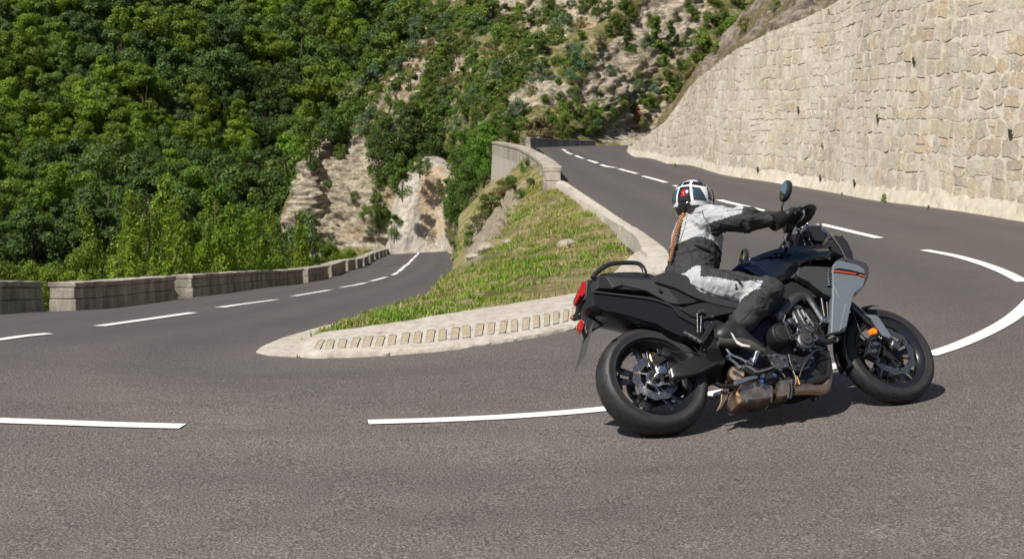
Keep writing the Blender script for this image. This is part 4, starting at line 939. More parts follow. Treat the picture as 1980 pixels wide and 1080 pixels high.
# --- grass on the bank: one uncountable mass of blades
gv = random.Random(3); V = []; Fc = []; MI = []
def blade(q, h_, lean, wd, mi):
    a = gv.uniform(0, 6.28); u = Vector((math.cos(a), math.sin(a), 0)); b = Vector((gv.gauss(0, 1), gv.gauss(0, 1), 0))*lean*h_; k = len(V)
    V.extend([q-u*wd, q+u*wd, q+b*.4+Vector((0, 0, h_*.6))+u*wd*.7, q+b*.4+Vector((0, 0, h_*.6))-u*wd*.7, q+b+Vector((0, 0, h_))]); Fc.append((k, k+1, k+2, k+3)); Fc.append((k+3, k+2, k+4)); MI.extend([mi, mi])
cand = 0; placed = 0
GREEN = [(650, 640, 60, 12), (760, 610, 90, 22), (880, 590, 120, 24), (1010, 590, 60, 14), (1010, 510, 90, 40), (960, 540, 80, 30), (1180, 470, 30, 20), (1140, 500, 30, 20), (1145, 410, 14, 8), (1100, 330, 20, 12), (1130, 455, 40, 16), (1000, 420, 40, 20)]
YEL = [(990, 520, 80, 50), (1000, 400, 60, 30), (930, 560, 60, 30), (1040, 370, 40, 20), (1090, 420, 50, 40)]
while placed < 30000 and cand < 900000:
    cand += 1; i = gv.randrange(len(Bq)-1); t = gv.random(); q2 = A[i]*(1-t) + Bq[i]*t
    if q2[1] > 44: continue
    if gv.random() > min(1, np.linalg.norm(A[i]-Bq[i])*np.linalg.norm(A[i+1]-A[i])/.12): continue
    pz = isl_z(q2[0], q2[1]) if cand % 1 == 0 else 0
    px, py = proj((q2[0], q2[1], pz))
    g = max([math.exp(-((px-a)/rx)**2-((py-b)/ry)**2) for a, b, rx, ry in GREEN]); yl = max([math.exp(-((px-a)/rx)**2-((py-b)/ry)**2) for a, b, rx, ry in YEL])
    nz = noise.noise(Vector((q2[0]*1.7, q2[1]*1.7, 0))) + .5*noise.noise(Vector((q2[0]*5, q2[1]*5, 0)))
    rk_ = sstep(0, 25, pdist(px, py, [(880, 530), (900, 430), (960, 380), (1010, 345), (1045, 350), (985, 450), (940, 510)]))
    dn = .0 + .62*max(g, .8*yl) + .95*nz - .6*rk_
    if gv.random() > dn: continue
    h_ = T_bank.ray_cast(Vector((q2[0], q2[1], 50)), Vector((0, 0, -1)), 100)[0]
    if h_ is None: continue
    for k in range(4):
        o2 = Vector((gv.gauss(0, .045), gv.gauss(0, .045), -.01)); far_ = 1+.03*h_.y
        if gv.random() < .10+.66*g+.4*nz: mi, hh = 0, gv.uniform(.02, .055)*(1+.4*g)
        elif gv.random() < .35+.6*yl: mi, hh = 1, gv.uniform(.03, .09)
        else: mi, hh = 2, gv.uniform(.02, .07)
        blade(h_+o2, hh, .35, .0045*far_, mi); placed += 1
def grass_mat(name, a, b, c):
    m, nt, p, o = newmat(name); n = N(nt); geo = n.n('ShaderNodeNewGeometry')
    k_ = n.ramp(geo.outputs['Random Per Island'], [(0, a), (.6, b), (1, c)]); n.l(k_, p.inputs['Base Color']); p.inputs['Roughness'].default_value = .6
    t = n.n('ShaderNodeBsdfTranslucent'); mx = n.n('ShaderNodeMixShader'); mx.inputs[0].default_value = .35; n.l(k_, t.inputs[0])
    n.l(p.outputs[0], mx.inputs[1]); n.l(t.outputs[0], mx.inputs[2]); n.l(mx.outputs[0], o.inputs[0]); return m
m_g0 = grass_mat('grass_green', (.09, .20, .012), (.17, .33, .02), (.32, .44, .04)); m_g1 = grass_mat('grass_yellow', (.20, .24, .04), (.32, .34, .07), (.45, .42, .14)); m_g2 = grass_mat('grass_dry', (.25, .18, .08), (.42, .33, .17), (.55, .46, .28))
gr_o = link_mesh('grass', V, Fc, [m_g0, m_g1, m_g2], smooth=0, midx=MI); tag(gr_o, 'green and straw coloured grass tufts on the bank', 'grass', kind='stuff')
# --- loose rocks on the bank
m_rock = mat('loose_rock', (.30, .26, .21), .95, var=.35, vs=8, bump=.8, bs=14)
def rock(loc, s, seed, label, group=None):
    mb_ = MB(); mb_.ball((0, 0, 0), (s, s*.8, s*.55), 20); V = []
    for v in mb_.V:
        q = v/s*1.6+Vector((seed, 0, 0)); d = noise.voronoi(q)[0]; V.append(v*(.75+.55*d[0]) + v.normalized()*s*.12*noise.noise(q*2.5))
    o_ = link_mesh('rock', V, mb_.F, m_rock, smooth=25); o_.location = loc; tag(o_, label, 'rock', group); return o_
for i, (x, y, s, lb) in enumerate([(1096, 478, .13, 'grey stone half buried in the grass bank'), (985, 470, .08, 'pale stone at the rocky left edge of the bank'), (940, 485, .15, 'large pale boulder where the bank meets the rocks'), (915, 500, .12, 'pale boulder beside the edge of the lower road')]):
    h_ = hit(T_bank, x, y)
    if h_ is not None: rock(h_+Vector((0, 0, s*.2)), s, i*3.1, lb)
# weeds at the foot of the big wall
for i, (x, y, hp, lb) in enumerate([(1710, 392, 18, 'largest weed tuft at the foot of the stone wall'), (1795, 405, 9, 'small weed at the foot of the stone wall, nearest its right part'), (1305, 324, 9, 'small weed at the foot of the wall near the dashes'), (1628, 378, 7, 'tiny weed at the wall foot, left of the largest tuft'), (1235, 300, 10, 'weed at the far rounded end of the stone wall')]):
    g_ = G(x, y); sz = hp*g_.y/F
    plant('scrub', g_, sz, (2.6, 2.8, 1.2), lb, 'plant', None, .6, 'weed')
# ------------------------------------------------------------------ motorcycle frame of reference
WB = 1.5; RR, RF = .315, .300
Pr = Vector((.826, 7.57, 0)); Pr.z = road_z(Pr.x, Pr.y)
Pf = Vector((2.235, 8.085, 0)); Pf.z = road_z(Pf.x, Pf.y)
LEAN = R(35)
f_ = (Pf-Pr).normalized(); l0 = Vector((0, 0, 1)).cross(f_).normalized(); u0 = f_.cross(l0)
u_ = u0*math.cos(LEAN) + l0*math.sin(LEAN); l_ = l0*math.cos(LEAN) - u0*math.sin(LEAN)
O_ = Pr - l0*.045 + u0*.013
MW = Matrix(((f_.x, l_.x, u_.x, O_.x), (f_.y, l_.y, u_.y, O_.y), (f_.z, l_.z, u_.z, O_.z), (0, 0, 0, 1)))
MI_ = MW.inverted()
def B(px, py, lat=0.0):
    """photo ray met with the plane at this lateral offset, in motorcycle coordinates"""
    o_ = MI_ @ Vector((0, 0, CAMH)); d = (MI_.to_3x3() @ ray(px, py)); k = (lat-o_.y)/d.y
    return o_ + d*k
def z1(x, y): return (1080+x/2.5725, 460+y/2.5714)
def z2(x, y): return (1440+x/2.5714, 460+y/2.5714)
def z3(x, y): return (1220+x/2.918, 330+y/2.918)
def z4(x, y): return (1360+x/4.154, 560+y/4.154)
def o1(P, lat): return [B(*z1(*q), lat) for q in P]
def o2(P, lat): return [B(*z2(*q), lat) for q in P]
def o3(P, lat): return [B(*z3(*q), lat) for q in P]
def o4(P, lat): return [B(*z4(*q), lat) for q in P]
print('axles', B(1263, 745, 0), B(1722, 700, 0))
# materials
k_tyre = mat('tyre_rubber', (.019, .019, .020), .55, var=.3, vs=20, bump=.15, bs=200, spec=.45)
k_black = mat('satin_black_plastic', (.018, .018, .020), .42, bump=.12, bs=350, vary_rough=.06)
k_gloss = mat('gloss_black', (.010, .010, .012), .16, coat=.6)
k_frame = mat('frame_black', (.022, .022, .024), .33, metal=.2, bump=.05, bs=200)
k_navy = mat('navy_paint', (.004, .006, .019), .10, coat=1.0, metal=.2)
k_grey = mat('grey_paint', (.115, .132, .152), .34, coat=.5, var=.04, vs=3)
k_dgrey = mat('dark_grey_panel', (.035, .037, .040), .48, bump=.1, bs=300)
k_alu = mat('aluminium', (.55, .56, .58), .28, metal=1, var=.15, vs=20, vary_rough=.08)
k_eng = mat('engine_casting', (.115, .117, .122), .38, metal=.8, bump=.3, bs=160, var=.25, vs=25)
k_engb = mat('engine_black', (.014, .014, .015), .42, bump=.2, bs=140)
k_disc = mat('brake_steel', (.40, .39, .385), .34, metal=1, var=.2, vs=30, vary_rough=.08)
k_discf = mat('brake_steel_warm', (.44, .39, .33), .34, metal=1, var=.2, vs=30)
k_ti = mat('heat_tinted_steel', (.52, .40, .30), .32, metal=.95, var=.16, vs=9, vary_rough=.1)
k_tid = mat('header_pipe', (.36, .26, .18), .34, metal=.85, var=.25, vs=8)
k_red = mat('red_lens', (.42, .006, .006), .15, coat=1)
k_org = mat('orange_reflector', (.85, .22, .01), .2, coat=1)
k_stripe = mat('orange_stripe', (.70, .10, .025), .4)
k_satin = mat('semi_gloss_black', (.012, .012, .014), .27, bump=.05, bs=60)
k_seat = mat('seat_vinyl', (.020, .020, .022), .6, bump=.3, bs=90)
k_white = mat('white_mark', (.55, .55, .55), .5)
k_gold = mat('gold_banjo', (.75, .38, .12), .3, metal=1)
k_blue = mat('blue_anodised', (.12, .22, .55), .3, metal=.8)
mg, nt_, p_g, o_g = newmat('clear_screen'); p_g.inputs['Base Color'].default_value = (.9, .92, .93, 1); p_g.inputs['Roughness'].default_value = .03
tr = nt_.nodes.new('ShaderNodeBsdfTransparent'); tr.inputs[0].default_value = (.88, .9, .9, 1); mx = nt_.nodes.new('ShaderNodeMixShader'); fz = nt_.nodes.new('ShaderNodeFresnel'); fz.inputs[0].default_value = 1.35
nt_.links.new(fz.outputs[0], mx.inputs[0]); nt_.links.new(tr.outputs[0], mx.inputs[1]); nt_.links.new(p_g.outputs[0], mx.inputs[2]); nt_.links.new(mx.outputs[0], o_g.inputs[0])
k_clear = mg
k_mirror = mat('mirror_glass', (.8, .8, .8), .02, metal=1)
bike = empty('motorcycle'); bike.matrix_world = MW
tag(bike, 'black and grey touring motorcycle leaning hard into the hairpin bend', 'motorcycle')
Yax = Vector((0, 1, 0))
def plate(name, P, lat0, lat1, m, parent=bike, bevel=.006, shrink=1.0, smooth=30, bseg=2, mb=None):
    """outline P (already at lat0) swept to lat1"""
    c = sum(P, Vector())/len(P)
    Q = [Vector((c.x+(v.x-c.x)*shrink, lat1, c.z+(v.z-c.z)*shrink)) for v in P]
    P = [Vector((v.x, lat0, v.z)) for v in P]
    area = sum(P[i].x*P[(i+1) % len(P)].z - P[(i+1) % len(P)].x*P[i].z for i in range(len(P)))
    fl = (area > 0) == (lat0 < lat1)
    mm = mb or MB(); n_ = len(P); A_, B_ = (P, Q) 
    if fl: mm.add(A_+B_, [tuple(range(n_)), tuple(range(2*n_-1, n_-1, -1))] + [((i+1) % n_, i, n_+i, n_+(i+1) % n_) for i in range(n_)])
    else: mm.add(A_+B_, [tuple(range(n_-1, -1, -1)), tuple(range(n_, 2*n_))] + [(i, (i+1) % n_, n_+(i+1) % n_, n_+i) for i in range(n_)])
    if mb: return None
    return mm.build(name, m, parent, smooth, bevel, bseg)
def puff(name, P, w0, w1, m, parent=bike, layers=7, k=.22, e=2.2, smooth=60, cy=None, bevel=0):
    """rounded body: outline layered from lat w0 to w1, shrinking towards the sides"""
    c = sum(P, Vector())/len(P); n_ = len(P); mm = MB(); V = []
    if cy: c = Vector(cy)
    for i in range(layers):
        t = -1+2*i/(layers-1); s = 1-k*abs(t)**e; y = w0+(w1-w0)*(t+1)/2
        V += [Vector((c.x+(v.x-c.x)*s, y, c.z+(v.z-c.z)*s)) for v in P]
    Fc = [tuple(range(n_)), tuple(range(layers*n_-1, (layers-1)*n_-1, -1))]
    for i in range(layers-1):
        for j in range(n_): Fc.append((i*n_+j, (i+1)*n_+j, (i+1)*n_+(j+1) % n_, i*n_+(j+1) % n_))
    mm.add(V, Fc); o_ = mm.build(name, m, parent, smooth, bevel)
    bm_fix(o_); return o_
import bmesh
def bm_fix(o_):
    bm = bmesh.new(); bm.from_mesh(o_.data); bmesh.ops.recalc_face_normals(bm, faces=bm.faces); bm.to_mesh(o_.data); bm.free()
def arc_outline(P, n_=4, close=True):
    """smooth a closed outline"""
    out_ = []; k = len(P)
    for i in range(k):
        p0, p1, p2, p3 = P[i-1], P[i], P[(i+1) % k], P[(i+2) % k]
        for j in range(n_):
            t = j/n_; out_.append(.5*((2*p1)+(p2-p0)*t+(2*p0-5*p1+4*p2-p3)*t*t+(3*p1-p0-3*p2+p3)*t**3))
    return out_
# ------------------------------------------------------------------ wheels
def wheel(axle, r, w_, rim_r, name, steer, disc_r, disc_side, kd, disc_in, spokes=5):
    root = bpy.data.objects.new(name, None); col.objects.link(root); root.parent = bike; root.location = axle
    root.rotation_euler = (0, 0, steer)
    hw = w_/2; prof = []
    N_ = 26
    for i in range(N_+1):
        a = -math.pi*.5 + math.pi*i/N_
        y = hw*math.sin(a)*1.0; rr_ = rim_r + (r-rim_r)*(max(0, math.cos(a))**.62)
        if abs(math.sin(a)) > .985: y *= .9
        prof.append((rr_, y))
    prof += [(rim_r-.006, hw*.72), (rim_r-.006, -hw*.72)]
    nA = 200; V = []; m_ = len(prof)
    for i in range(nA):
        t = 2*math.pi*i/nA
        for (rr_, y) in prof:
            g = 0; s = abs(y)/hw
            if rr_ > r-.045 and .12 < s < .86:
                ph = (t*14/(2*math.pi) + s*.95 + (0 if y > 0 else .5)) % 1
                if ph < .09: g = .0045
                ph2 = (t*14/(2*math.pi) + s*1.6 + .4) % 1
                if ph2 < .06 and s < .6: g = .004
            q = rr_-g; V.append(Vector((q*math.cos(t), y, q*math.sin(t))))
    Fc = [(i*m_+k, i*m_+(k+1) % m_, ((i+1) % nA)*m_+(k+1) % m_, ((i+1) % nA)*m_+k) for i in range(nA) for k in range(m_)]
    o_ = link_mesh('tyre', V, Fc, k_tyre, root, smooth=60); bm_fix(o_)
    # rim barrel, flanges and spokes
    mb = MB(); hr = hw*.70
    pr_ = [(rim_r+.006, -hr-.004), (rim_r+.006, -hr+.010), (rim_r-.014, -hr+.014), (rim_r-.034, -hr*.5), (rim_r-.034, hr*.5), (rim_r-.014, hr-.014), (rim_r+.006, hr-.010), (rim_r+.006, hr+.004), (rim_r-.012, hr+.002), (rim_r-.042, hr*.5), (rim_r-.042, -hr*.5), (rim_r-.012, -hr-.002)]
    mb.lathe(pr_, (0, 0, 0), Yax, 72); rim = mb.build('rim', k_gloss, root, smooth=40); bm_fix(rim)
    for i in range(spokes):
        for s in (-1, 1):
            a = 2*math.pi*i/spokes + .3; b = a + s*.17; c_ = a + s*.05; mb = MB()
            p0 = Vector((.045*math.cos(a+s*.35), 0, .045*math.sin(a+s*.35))); p1 = Vector(((rim_r-.037)*math.cos(b), 0, (rim_r-.037)*math.sin(b)))
            mb.tube([p0, p0.lerp(p1, .5), p1], [.013, .011, .014], n=8, sub=2, flat=1.7)
            sp_o = mb.build('spoke', k_gloss, root, smooth=50); sp_o.parent = root
    mb = MB(); mb.lathe([(0, -.05), (.038, -.05), (.045, -.035), (.045, .035), (.038, .05), (0, .05)], (0, 0, 0), Yax, 32, closed=False); mb.build('hub', k_engb, root, smooth=40)
    for sd in disc_side:
        y = sd*(hw*.62+.018 if len(disc_side) > 1 else hw*.55); mb = MB(); n_ = 120
        prof2 = [(disc_r, y-.0025), (disc_r, y+.0025), (disc_in, y+.0025), (disc_in, y-.0025)]
        V = []; 
        for i in range(n_):
            t = 2*math.pi*i/n_; wv = .004*math.cos(t*10)
            for rr_, yy in prof2: q = rr_+wv*(1 if rr_ == disc_r else .6); V.append(Vector((q*math.cos(t), yy, q*math.sin(t))))
        Fc = [(i*4+k, i*4+(k+1) % 4, ((i+1) % n_)*4+(k+1) % 4, ((i+1) % n_)*4+k) for i in range(n_) for k in range(4)]
        d_o = link_mesh('brake_disc', V, Fc, kd, root, smooth=30); bm_fix(d_o)
        mb = MB()
        for i in range(48):                                            # drilled holes shown as dark inserts
            t = 2*math.pi*i/48; rr_ = disc_in+(disc_r-disc_in)*(.25+.25*(i % 3)); c = Vector((rr_*math.cos(t), y, rr_*math.sin(t)))
            mb.cyl(c-Yax*.0032, c+Yax*.0032, .0040, n=8)
        mb.build('drilled_holes', k_engb, d_o, smooth=0)
        mb = MB(); nb = 6
        for i in range(nb):
            t = 2*math.pi*i/nb+.2; a = Vector((.04*math.cos(t), y*.8, .04*math.sin(t))); b = Vector(((disc_in+.006)*math.cos(t+.35), y, (disc_in+.006)*math.sin(t+.35)))
            mb.tube([a, a.lerp(b, .5), b], [.010, .006, .007], n=6, sub=2); mb.cyl(b-Yax*.006, b+Yax*.006, .009, n=12)
        mb.lathe([(.035, y*.9-.006), (.052, y*.9-.006), (.052, y*.9+.006), (.035, y*.9+.006)], (0, 0, 0), Yax, 24)
        mb.build('disc_carrier', k_frame if kd is not k_disc else k_alu, root, smooth=40)
    return root
wheel(Vector((0, 0, RR)), RR, .180, .236, 'rear_wheel', 0, .128, (-1,), k_disc, .085)
STEER = R(3)
wheel(Vector((WB, 0, RF)), RF, .122, .234, 'front_wheel', STEER, .150, (-1, 1), k_discf, .112)
# ------------------------------------------------------------------ swingarm, rear caliper, rear axle
SW = [(548, 650), (575, 628), (640, 600), (700, 570), (745, 545), (800, 540), (850, 548), (850, 600), (780, 640), (715, 672), (650, 690), (600, 700), (560, 700)]
sw = puff('swingarm', o1(SW, -.125), -.14, -.095, k_frame, k=.10, e=3, layers=5, bevel=.004)
puff('swingarm', [Vector((v.x, .125, v.z)) for v in o1(SW, -.125)], .095, .14, k_frame, k=.10, e=3, layers=5)
mb = MB(); mb.box((.50, 0, .36), (.10, .24, .12)); mb.build('swingarm_pivot', k_frame, bike, bevel=.01)
ax = Vector((0, 0, RR)); mb = MB()
mb.cyl(ax+Vector((0, -.13, 0)), ax+Vector((0, .13, 0)), .014, n=16); mb.cyl(ax+Vector((0, -.165, 0)), ax+Vector((0, -.145, 0)), .021, n=6)
mb.box(ax+Vector((0, -.150, 0)), (.055, .018, .045)); mb.build('axle', k_alu, bike, bevel=.003)
mb = MB(); cc = B(*z1(515, 592), -.12)
mb.box(cc, (.085, .055, .060), Matrix.Rotation(R(-20), 3, 'Y')); mb.cyl(cc+Vector((.01, -.028, 0)), cc+Vector((.01, -.045, 0)), .020, n=18); mb.cyl(cc+Vector((-.03, -.02, .01)), cc+Vector((-.03, -.042, .01)), .009, n=10)
mb.cyl(cc+Vector((-.01, -.0, .03)), cc+Vector((-.012, -.0, .052)), .006, n=8); mb.box(cc+Vector((.025, -.005, -.045)), (.03, .02, .06))
cal = mb.build('rear_caliper', k_engb, bike, bevel=.005)
mb = MB(); mb.tube(o1([(465, 612), (455, 580), (475, 572), (490, 590)], -.13), .004, n=6); mb.build('banjo_bolt', k_gold, cal)
mb = MB(); mb.tube(o1([(520, 545), (560, 560), (600, 568), (650, 566), (700, 575)], -.15), .004, n=6); mb.build('brake_hose', k_black, cal)
mb = MB(); t_ = ax+Vector((0, .085, 0)); mb.lathe([(.105, -.004), (.110, 0), (.105, .004), (.07, .004), (.07, -.004)], t_, Yax, 60); mb.build('sprocket', k_eng, bike)
mb = MB(); P = [t_+Vector((.108*math.cos(a), .004, .108*math.sin(a))) for a in np.linspace(R(95), R(265), 10)]+[Vector((.3, .089, .29)), Vector((.46, .089, .31)), Vector((.50, .089, .35)), Vector((.46, .089, .385)), Vector((.2, .089, .41))]
P.append(P[0]); mb.tube(P, .007, n=6, sub=2, flat=1.6); mb.build('chain', k_eng, bike)
# ------------------------------------------------------------------ tail
T_up_ = o1([(160, 262), (158, 225), (172, 190), (240, 182), (300, 172), (380, 172), (450, 182), (490, 198), (560, 205), (620, 232), (665, 272), (705, 312), (640, 340), (560, 322), (480, 282), (300, 268)], -.12)
tail = puff('tail_fairing', T_up_, -.145, .11, k_black, k=.12, e=3.5, layers=9, smooth=40)
pan = plate('tail_panel', o1([(232, 188), (310, 196), (480, 205), (545, 240), (600, 330), (540, 318), (440, 262), (330, 238), (270, 246)], -.152), -.152, -.13, k_dgrey, bevel=.008, shrink=1.03)
plate('facet', o1([(236, 190), (300, 197), (322, 232), (272, 247)], -.158), -.158, -.148, k_dgrey, pan, bevel=.006)
plate('tail_panel', o1([(490, 200), (560, 206), (622, 234), (704, 312), (660, 325), (600, 330), (545, 260)], -.155), -.155, -.12, k_black, bevel=.006)
mb = MB(); c = B(*z1(505, 262), -.157); mb.cyl(c+Vector((0, 0, 0)), c+Vector((0, -.006, 0)), .011, n=18); mb.build('seat_lock', k_frame, pan)
LOWT = o1([(135, 300), (148, 262), (200, 268), (300, 275), (480, 292), (560, 325), (650, 345), (720, 372), (800, 420), (820, 470), (800, 540), (700, 520), (610, 500), (540, 470), (490, 438), (420, 420), (330, 390), (250, 372), (190, 362), (145, 335)], -.12)
puff('under_tail', LOWT, -.135, .06, k_satin, k=.10, e=4, layers=7, smooth=40)
mb = MB(); mb.tube(o1([(165, 266), (300, 282), (470, 305), (590, 350), (660, 400), (740, 450)], -.142), .006, n=6); mb.build('trim_line', k_dgrey, bike)
plate('subframe', o1([(560, 330), (600, 335), (700, 385), (800, 430), (850, 470), (850, 500), (790, 480), (700, 440), (600, 385)], -.15), -.15, -.11, k_frame, bevel=.006)
# side panel and seat
plate('side_panel', o1([(600, 345), (660, 330), (705, 318), (790, 312), (900, 348), (880, 372), (800, 385), (720, 405), (660, 385)], -.165), -.165, -.10, k_black, bevel=.010)
SEAT = o1([(430, 190), (480, 178), (560, 185), (640, 215), (700, 240), (790, 270), (880, 300), (960, 330), (980, 360), (900, 362), (800, 335), (700, 300), (600, 255), (520, 215)], 0)
SEATC = [Vector((x, 0, z)) for x, z in []]
seat_prof = [(B(*z1(430, 200), -.12)), (B(*z1(500, 182), -.1)), (B(*z1(600, 205), -.1)), (B(*z1(690, 262), -.12)), (B(*z1(800, 300), -.14)), (B(*z1(930, 330), -.14)), (B(*z1(960, 360), -.14)), (B(*z1(900, 372), -.14)), (B(*z1(780, 350), -.14)), (B(*z1(660, 310), -.14)), (B(*z1(560, 260), -.14)), (B(*z1(450, 225), -.14))]
puff('seat', seat_prof, -.17, .17, k_seat, k=.12, e=3, layers=9, smooth=60)
# grab rails (both sides)
for s in (-1, 1):
    L = o1([(168, 200), (190, 172), (225, 145), (265, 128), (330, 123), (390, 125), (415, 140), (428, 165), (432, 195)], -.13)
    mb = MB(); mb.tube([Vector((v.x, v.y*(-s), v.z)) if s > 0 else v for v in L], .0105, n=10, sub=3, flat=1.3)
    mb.box(Vector((L[-1].x, -.13*(-s), L[-1].z-.005)) if s > 0 else L[-1], (.035, .03, .02)); mb.build('grab_rail', k_frame, bike, smooth=60)
plate('rack', o1([(205, 178), (300, 168), (420, 175), (430, 188), (300, 182), (210, 190)], -.10), -.10, .10, k_frame, bevel=.004)
# tail light, indicators, plate holder
tl = puff('tail_light', o1([(92, 288), (96, 268), (110, 242), (114, 220), (138, 213), (148, 218), (138, 250), (130, 282), (115, 302), (98, 300)], -.07), -.085, .03, k_red, k=.15, e=3)
plate('tail_light_housing', o1([(140, 206), (168, 205), (165, 265), (145, 305), (120, 308), (134, 280)], -.10), -.10, .10, k_engb, bevel=.006)
hold = plate('plate_holder', o1([(188, 322), (200, 330), (185, 370), (258, 372), (235, 400), (170, 455), (140, 478), (128, 445), (140, 395), (160, 380)], -.03), -.03, .03, k_black, bevel=.006)
# licence plate: thin tilted board seen nearly edge-on
c0, c1 = B(*z1(150, 455), 0), B(*z1(108, 620), 0)
pl = MB(); dx = (c1-c0); wv_ = Vector((0, .10, 0)); t2 = Vector((.002, 0, .0015))
pl.add([c0-wv_-t2, c0+wv_-t2, c1+wv_-t2, c1-wv_-t2, c0-wv_+t2, c0+wv_+t2, c1+wv_+t2, c1-wv_+t2], [(0, 1, 2, 3), (7, 6, 5, 4), (0, 4, 5, 1), (1, 5, 6, 2), (2, 6, 7, 3), (3, 7, 4, 0)])
k_plate = mat('plate_back', (.05, .05, .05), .6); bm_fix(pl.build('licence_plate', k_plate, bike, smooth=0))
mb = MB(); a_, b_ = B(*z1(80, 397), .17), B(*z1(172, 382), .04); mb.tube([a_, a_.lerp(b_, .5), b_], [.017, .016, .010], n=10, sub=3); mb.ball(a_, (.020, .017, .019)); ind = mb.build('turn_signal', k_black, bike, smooth=60)
mb = MB(); mb.ball(a_+Vector((-.012, -.004, 0)), (.016, .014, .016)); mb.build('lens', mat('amber_lens_dark', (.20, .06, .01), .15, coat=1), ind)
mb = MB(); b2 = B(*z1(186, 392), -.04); a2 = B(*z1(228, 408), -.17); mb.tube([a2, a2.lerp(b2, .5), b2], [.017, .016, .010], n=10, sub=3); mb.build('turn_signal', k_black, bike, smooth=60)
plate('reflector', o1([(105, 408), (122, 405), (126, 430), (118, 460), (104, 448)], -.035), -.035, .02, k_red, bevel=.003)
mb = MB(); mb.tube(o1([(258, 375), (240, 405), (205, 432), (160, 462)], -.03), [.006, .012, .012, .006], n=8); mb.build('plate_lamp', k_engb, hold)
mb = MB(); c = B(*z1(190, 340), -.05); mb.tube([c+Vector((0, 0, .03)), c, c+Vector((-.01, 0, -.03))], .009, n=8); mb.build('bolt', k_alu, hold)
# ------------------------------------------------------------------ passenger peg bracket, foot controls
br = MB(); plate('x', o1([(690, 505), (725, 475), (755, 415), (785, 425), (770, 450), (740, 500), (720, 525)], -.175), -.175, -.150, None, mb=br)
pb = br.build('peg_bracket', k_frame, bike, bevel=.005); bm_fix(pb)
mb = MB(); mb.tube(o1([(622, 468), (665, 492), (708, 517)], -.19), [.014, .016, .014], n=8, flat=.7, sub=3); mb.build('passenger_peg', k_alu, pb, smooth=50)
mb = MB()
for q in [(640, 482), (662, 494), (684, 506)]: c = B(*z1(*q), -.202); mb.cyl(c, c+Vector((0, -.005, 0)), .006, n=8)
mb.build('peg_slot', k_engb, pb)
mb = MB()
for a, b in [((692, 470), (690, 372)), ((706, 470), (710, 370))]: mb.tube(o1([a, ((a[0]+b[0])/2, (a[1]+b[1])/2), b], -.17), .004, n=8, sub=1)
for q in [(695, 372), (712, 368), (760, 395), (852, 395), (870, 385)]: c = B(*z1(*q), -.17); mb.cyl(c, c+Vector((0, -.018, 0)), .011, n=6)
mb.build('bolts', k_eng, pb, smooth=30)
mb = MB(); mb.tube(o4([(185, 475), (225, 520), (290, 545), (350, 580), (400, 600)], -.21), [.008]*5, n=8); mb.tube(o4([(300, 630), (345, 610), (400, 640), (430, 655), (500, 640), (570, 615), (600, 600)], -.215), [.009, .009, .011, .012, .011, .010, .012], n=8, flat=.7)
bp = mb.build('brake_pedal', k_alu, bike, smooth=60)
mb = MB(); mb.tube(o4([(400, 590), (430, 500)], -.22), [.012, .016], n=10, sub=1); mb.ball(B(*z4(433, 497), -.22), .019); mb.build('footpeg', k_alu, bike, smooth=60)
mb = MB(); mb.tube(o4([(190, 540), (250, 580), (300, 630)], -.20), .008, n=8); mb.tube(o4([(240, 760), (300, 735), (370, 710), (430, 700)], -.20), [.008, .012, .012, .009], n=8)
for q in [(195, 545), (300, 632), (345, 590), (375, 570), (470, 700), (395, 575)]: c = B(*z4(*q), -.20); mb.cyl(c, c+Vector((0, -.022, 0)), .011, n=8)
mb.build('brake_linkage', k_alu, bike, smooth=40)
mb = MB(); c = B(*z4(565, 690), -.19); mb.cyl(c, c+Vector((0, -.012, 0)), .011, n=14); c = B(*z4(465, 740), -.19); mb.cyl(c, c+Vector((0, -.012, 0)), .011, n=14); mb.build('blue_bolts', k_blue, bike)
plate('heel_guard', o4([(60, 250), (100, 235), (170, 265), (180, 330), (130, 380), (90, 330)], -.17), -.17, -.15, k_frame, bevel=.004)
plate('frame_spar', o4([(0, 300), (60, 250), (180, 280), (260, 420), (200, 520), (180, 600), (60, 600), (0, 560)], -.14), -.14, .14, k_engb, bevel=.015)
# ------------------------------------------------------------------ engine
eng = MB(); 
plate('x', o2([(60, 420), (200, 330), (330, 340), (400, 440), (420, 540), (430, 620), (420, 700), (330, 730), (200, 730), (80, 700), (-20, 650), (-40, 540)], -.13), -.13, .13, None, mb=eng)
engine = eng.build('engine', k_engb, bike, bevel=.02); bm_fix(engine)
for P, l0_, l1_, m_, nm in [([(238, 335), (262, 325), (290, 345), (330, 400), (368, 428), (350, 462), (310, 490), (280, 470), (262, 440), (240, 445)], -.165, -.10, k_eng, 'cylinder_head'),
        ([(105, 575), (150, 570), (215, 580), (225, 640), (160, 650), (130, 620)], -.18, -.12, k_eng, 'sump_cover'), ([(215, 570), (290, 590), (340, 570), (350, 600), (300, 660), (240, 650), (225, 620)], -.17, -.11, k_engb, 'lower_case'),
        ([(345, 570), (395, 545), (425, 560), (432, 640), (425, 690), (380, 690), (345, 640)], -.13, .13, k_black, 'oil_cooler'), ([(60, 300), (130, 310), (215, 330), (235, 400), (160, 420), (60, 420)], -.11, .11, k_black, 'airbox')]:
    q_ = plate(nm, o2(P, l0_), l0_, l1_, m_, engine, bevel=.007)
mb = MB()
for a, b in [((255, 345), (300, 430)), ((275, 340), (320, 425)), ((300, 372), (345, 440)), ((245, 380), (270, 440)), ((300, 440), (340, 470))]:
    mb.tube(o2([a, ((a[0]+b[0])/2, (a[1]+b[1])/2+3), b], -.172), [.006, .009, .006], n=6, sub=2)
for q in [(250, 350), (275, 350), (350, 430), (320, 480), (262, 430), (300, 400)]: c = B(*z2(*q), -.17); mb.cyl(c, c+Vector((0, -.014, 0)), .008, n=6)
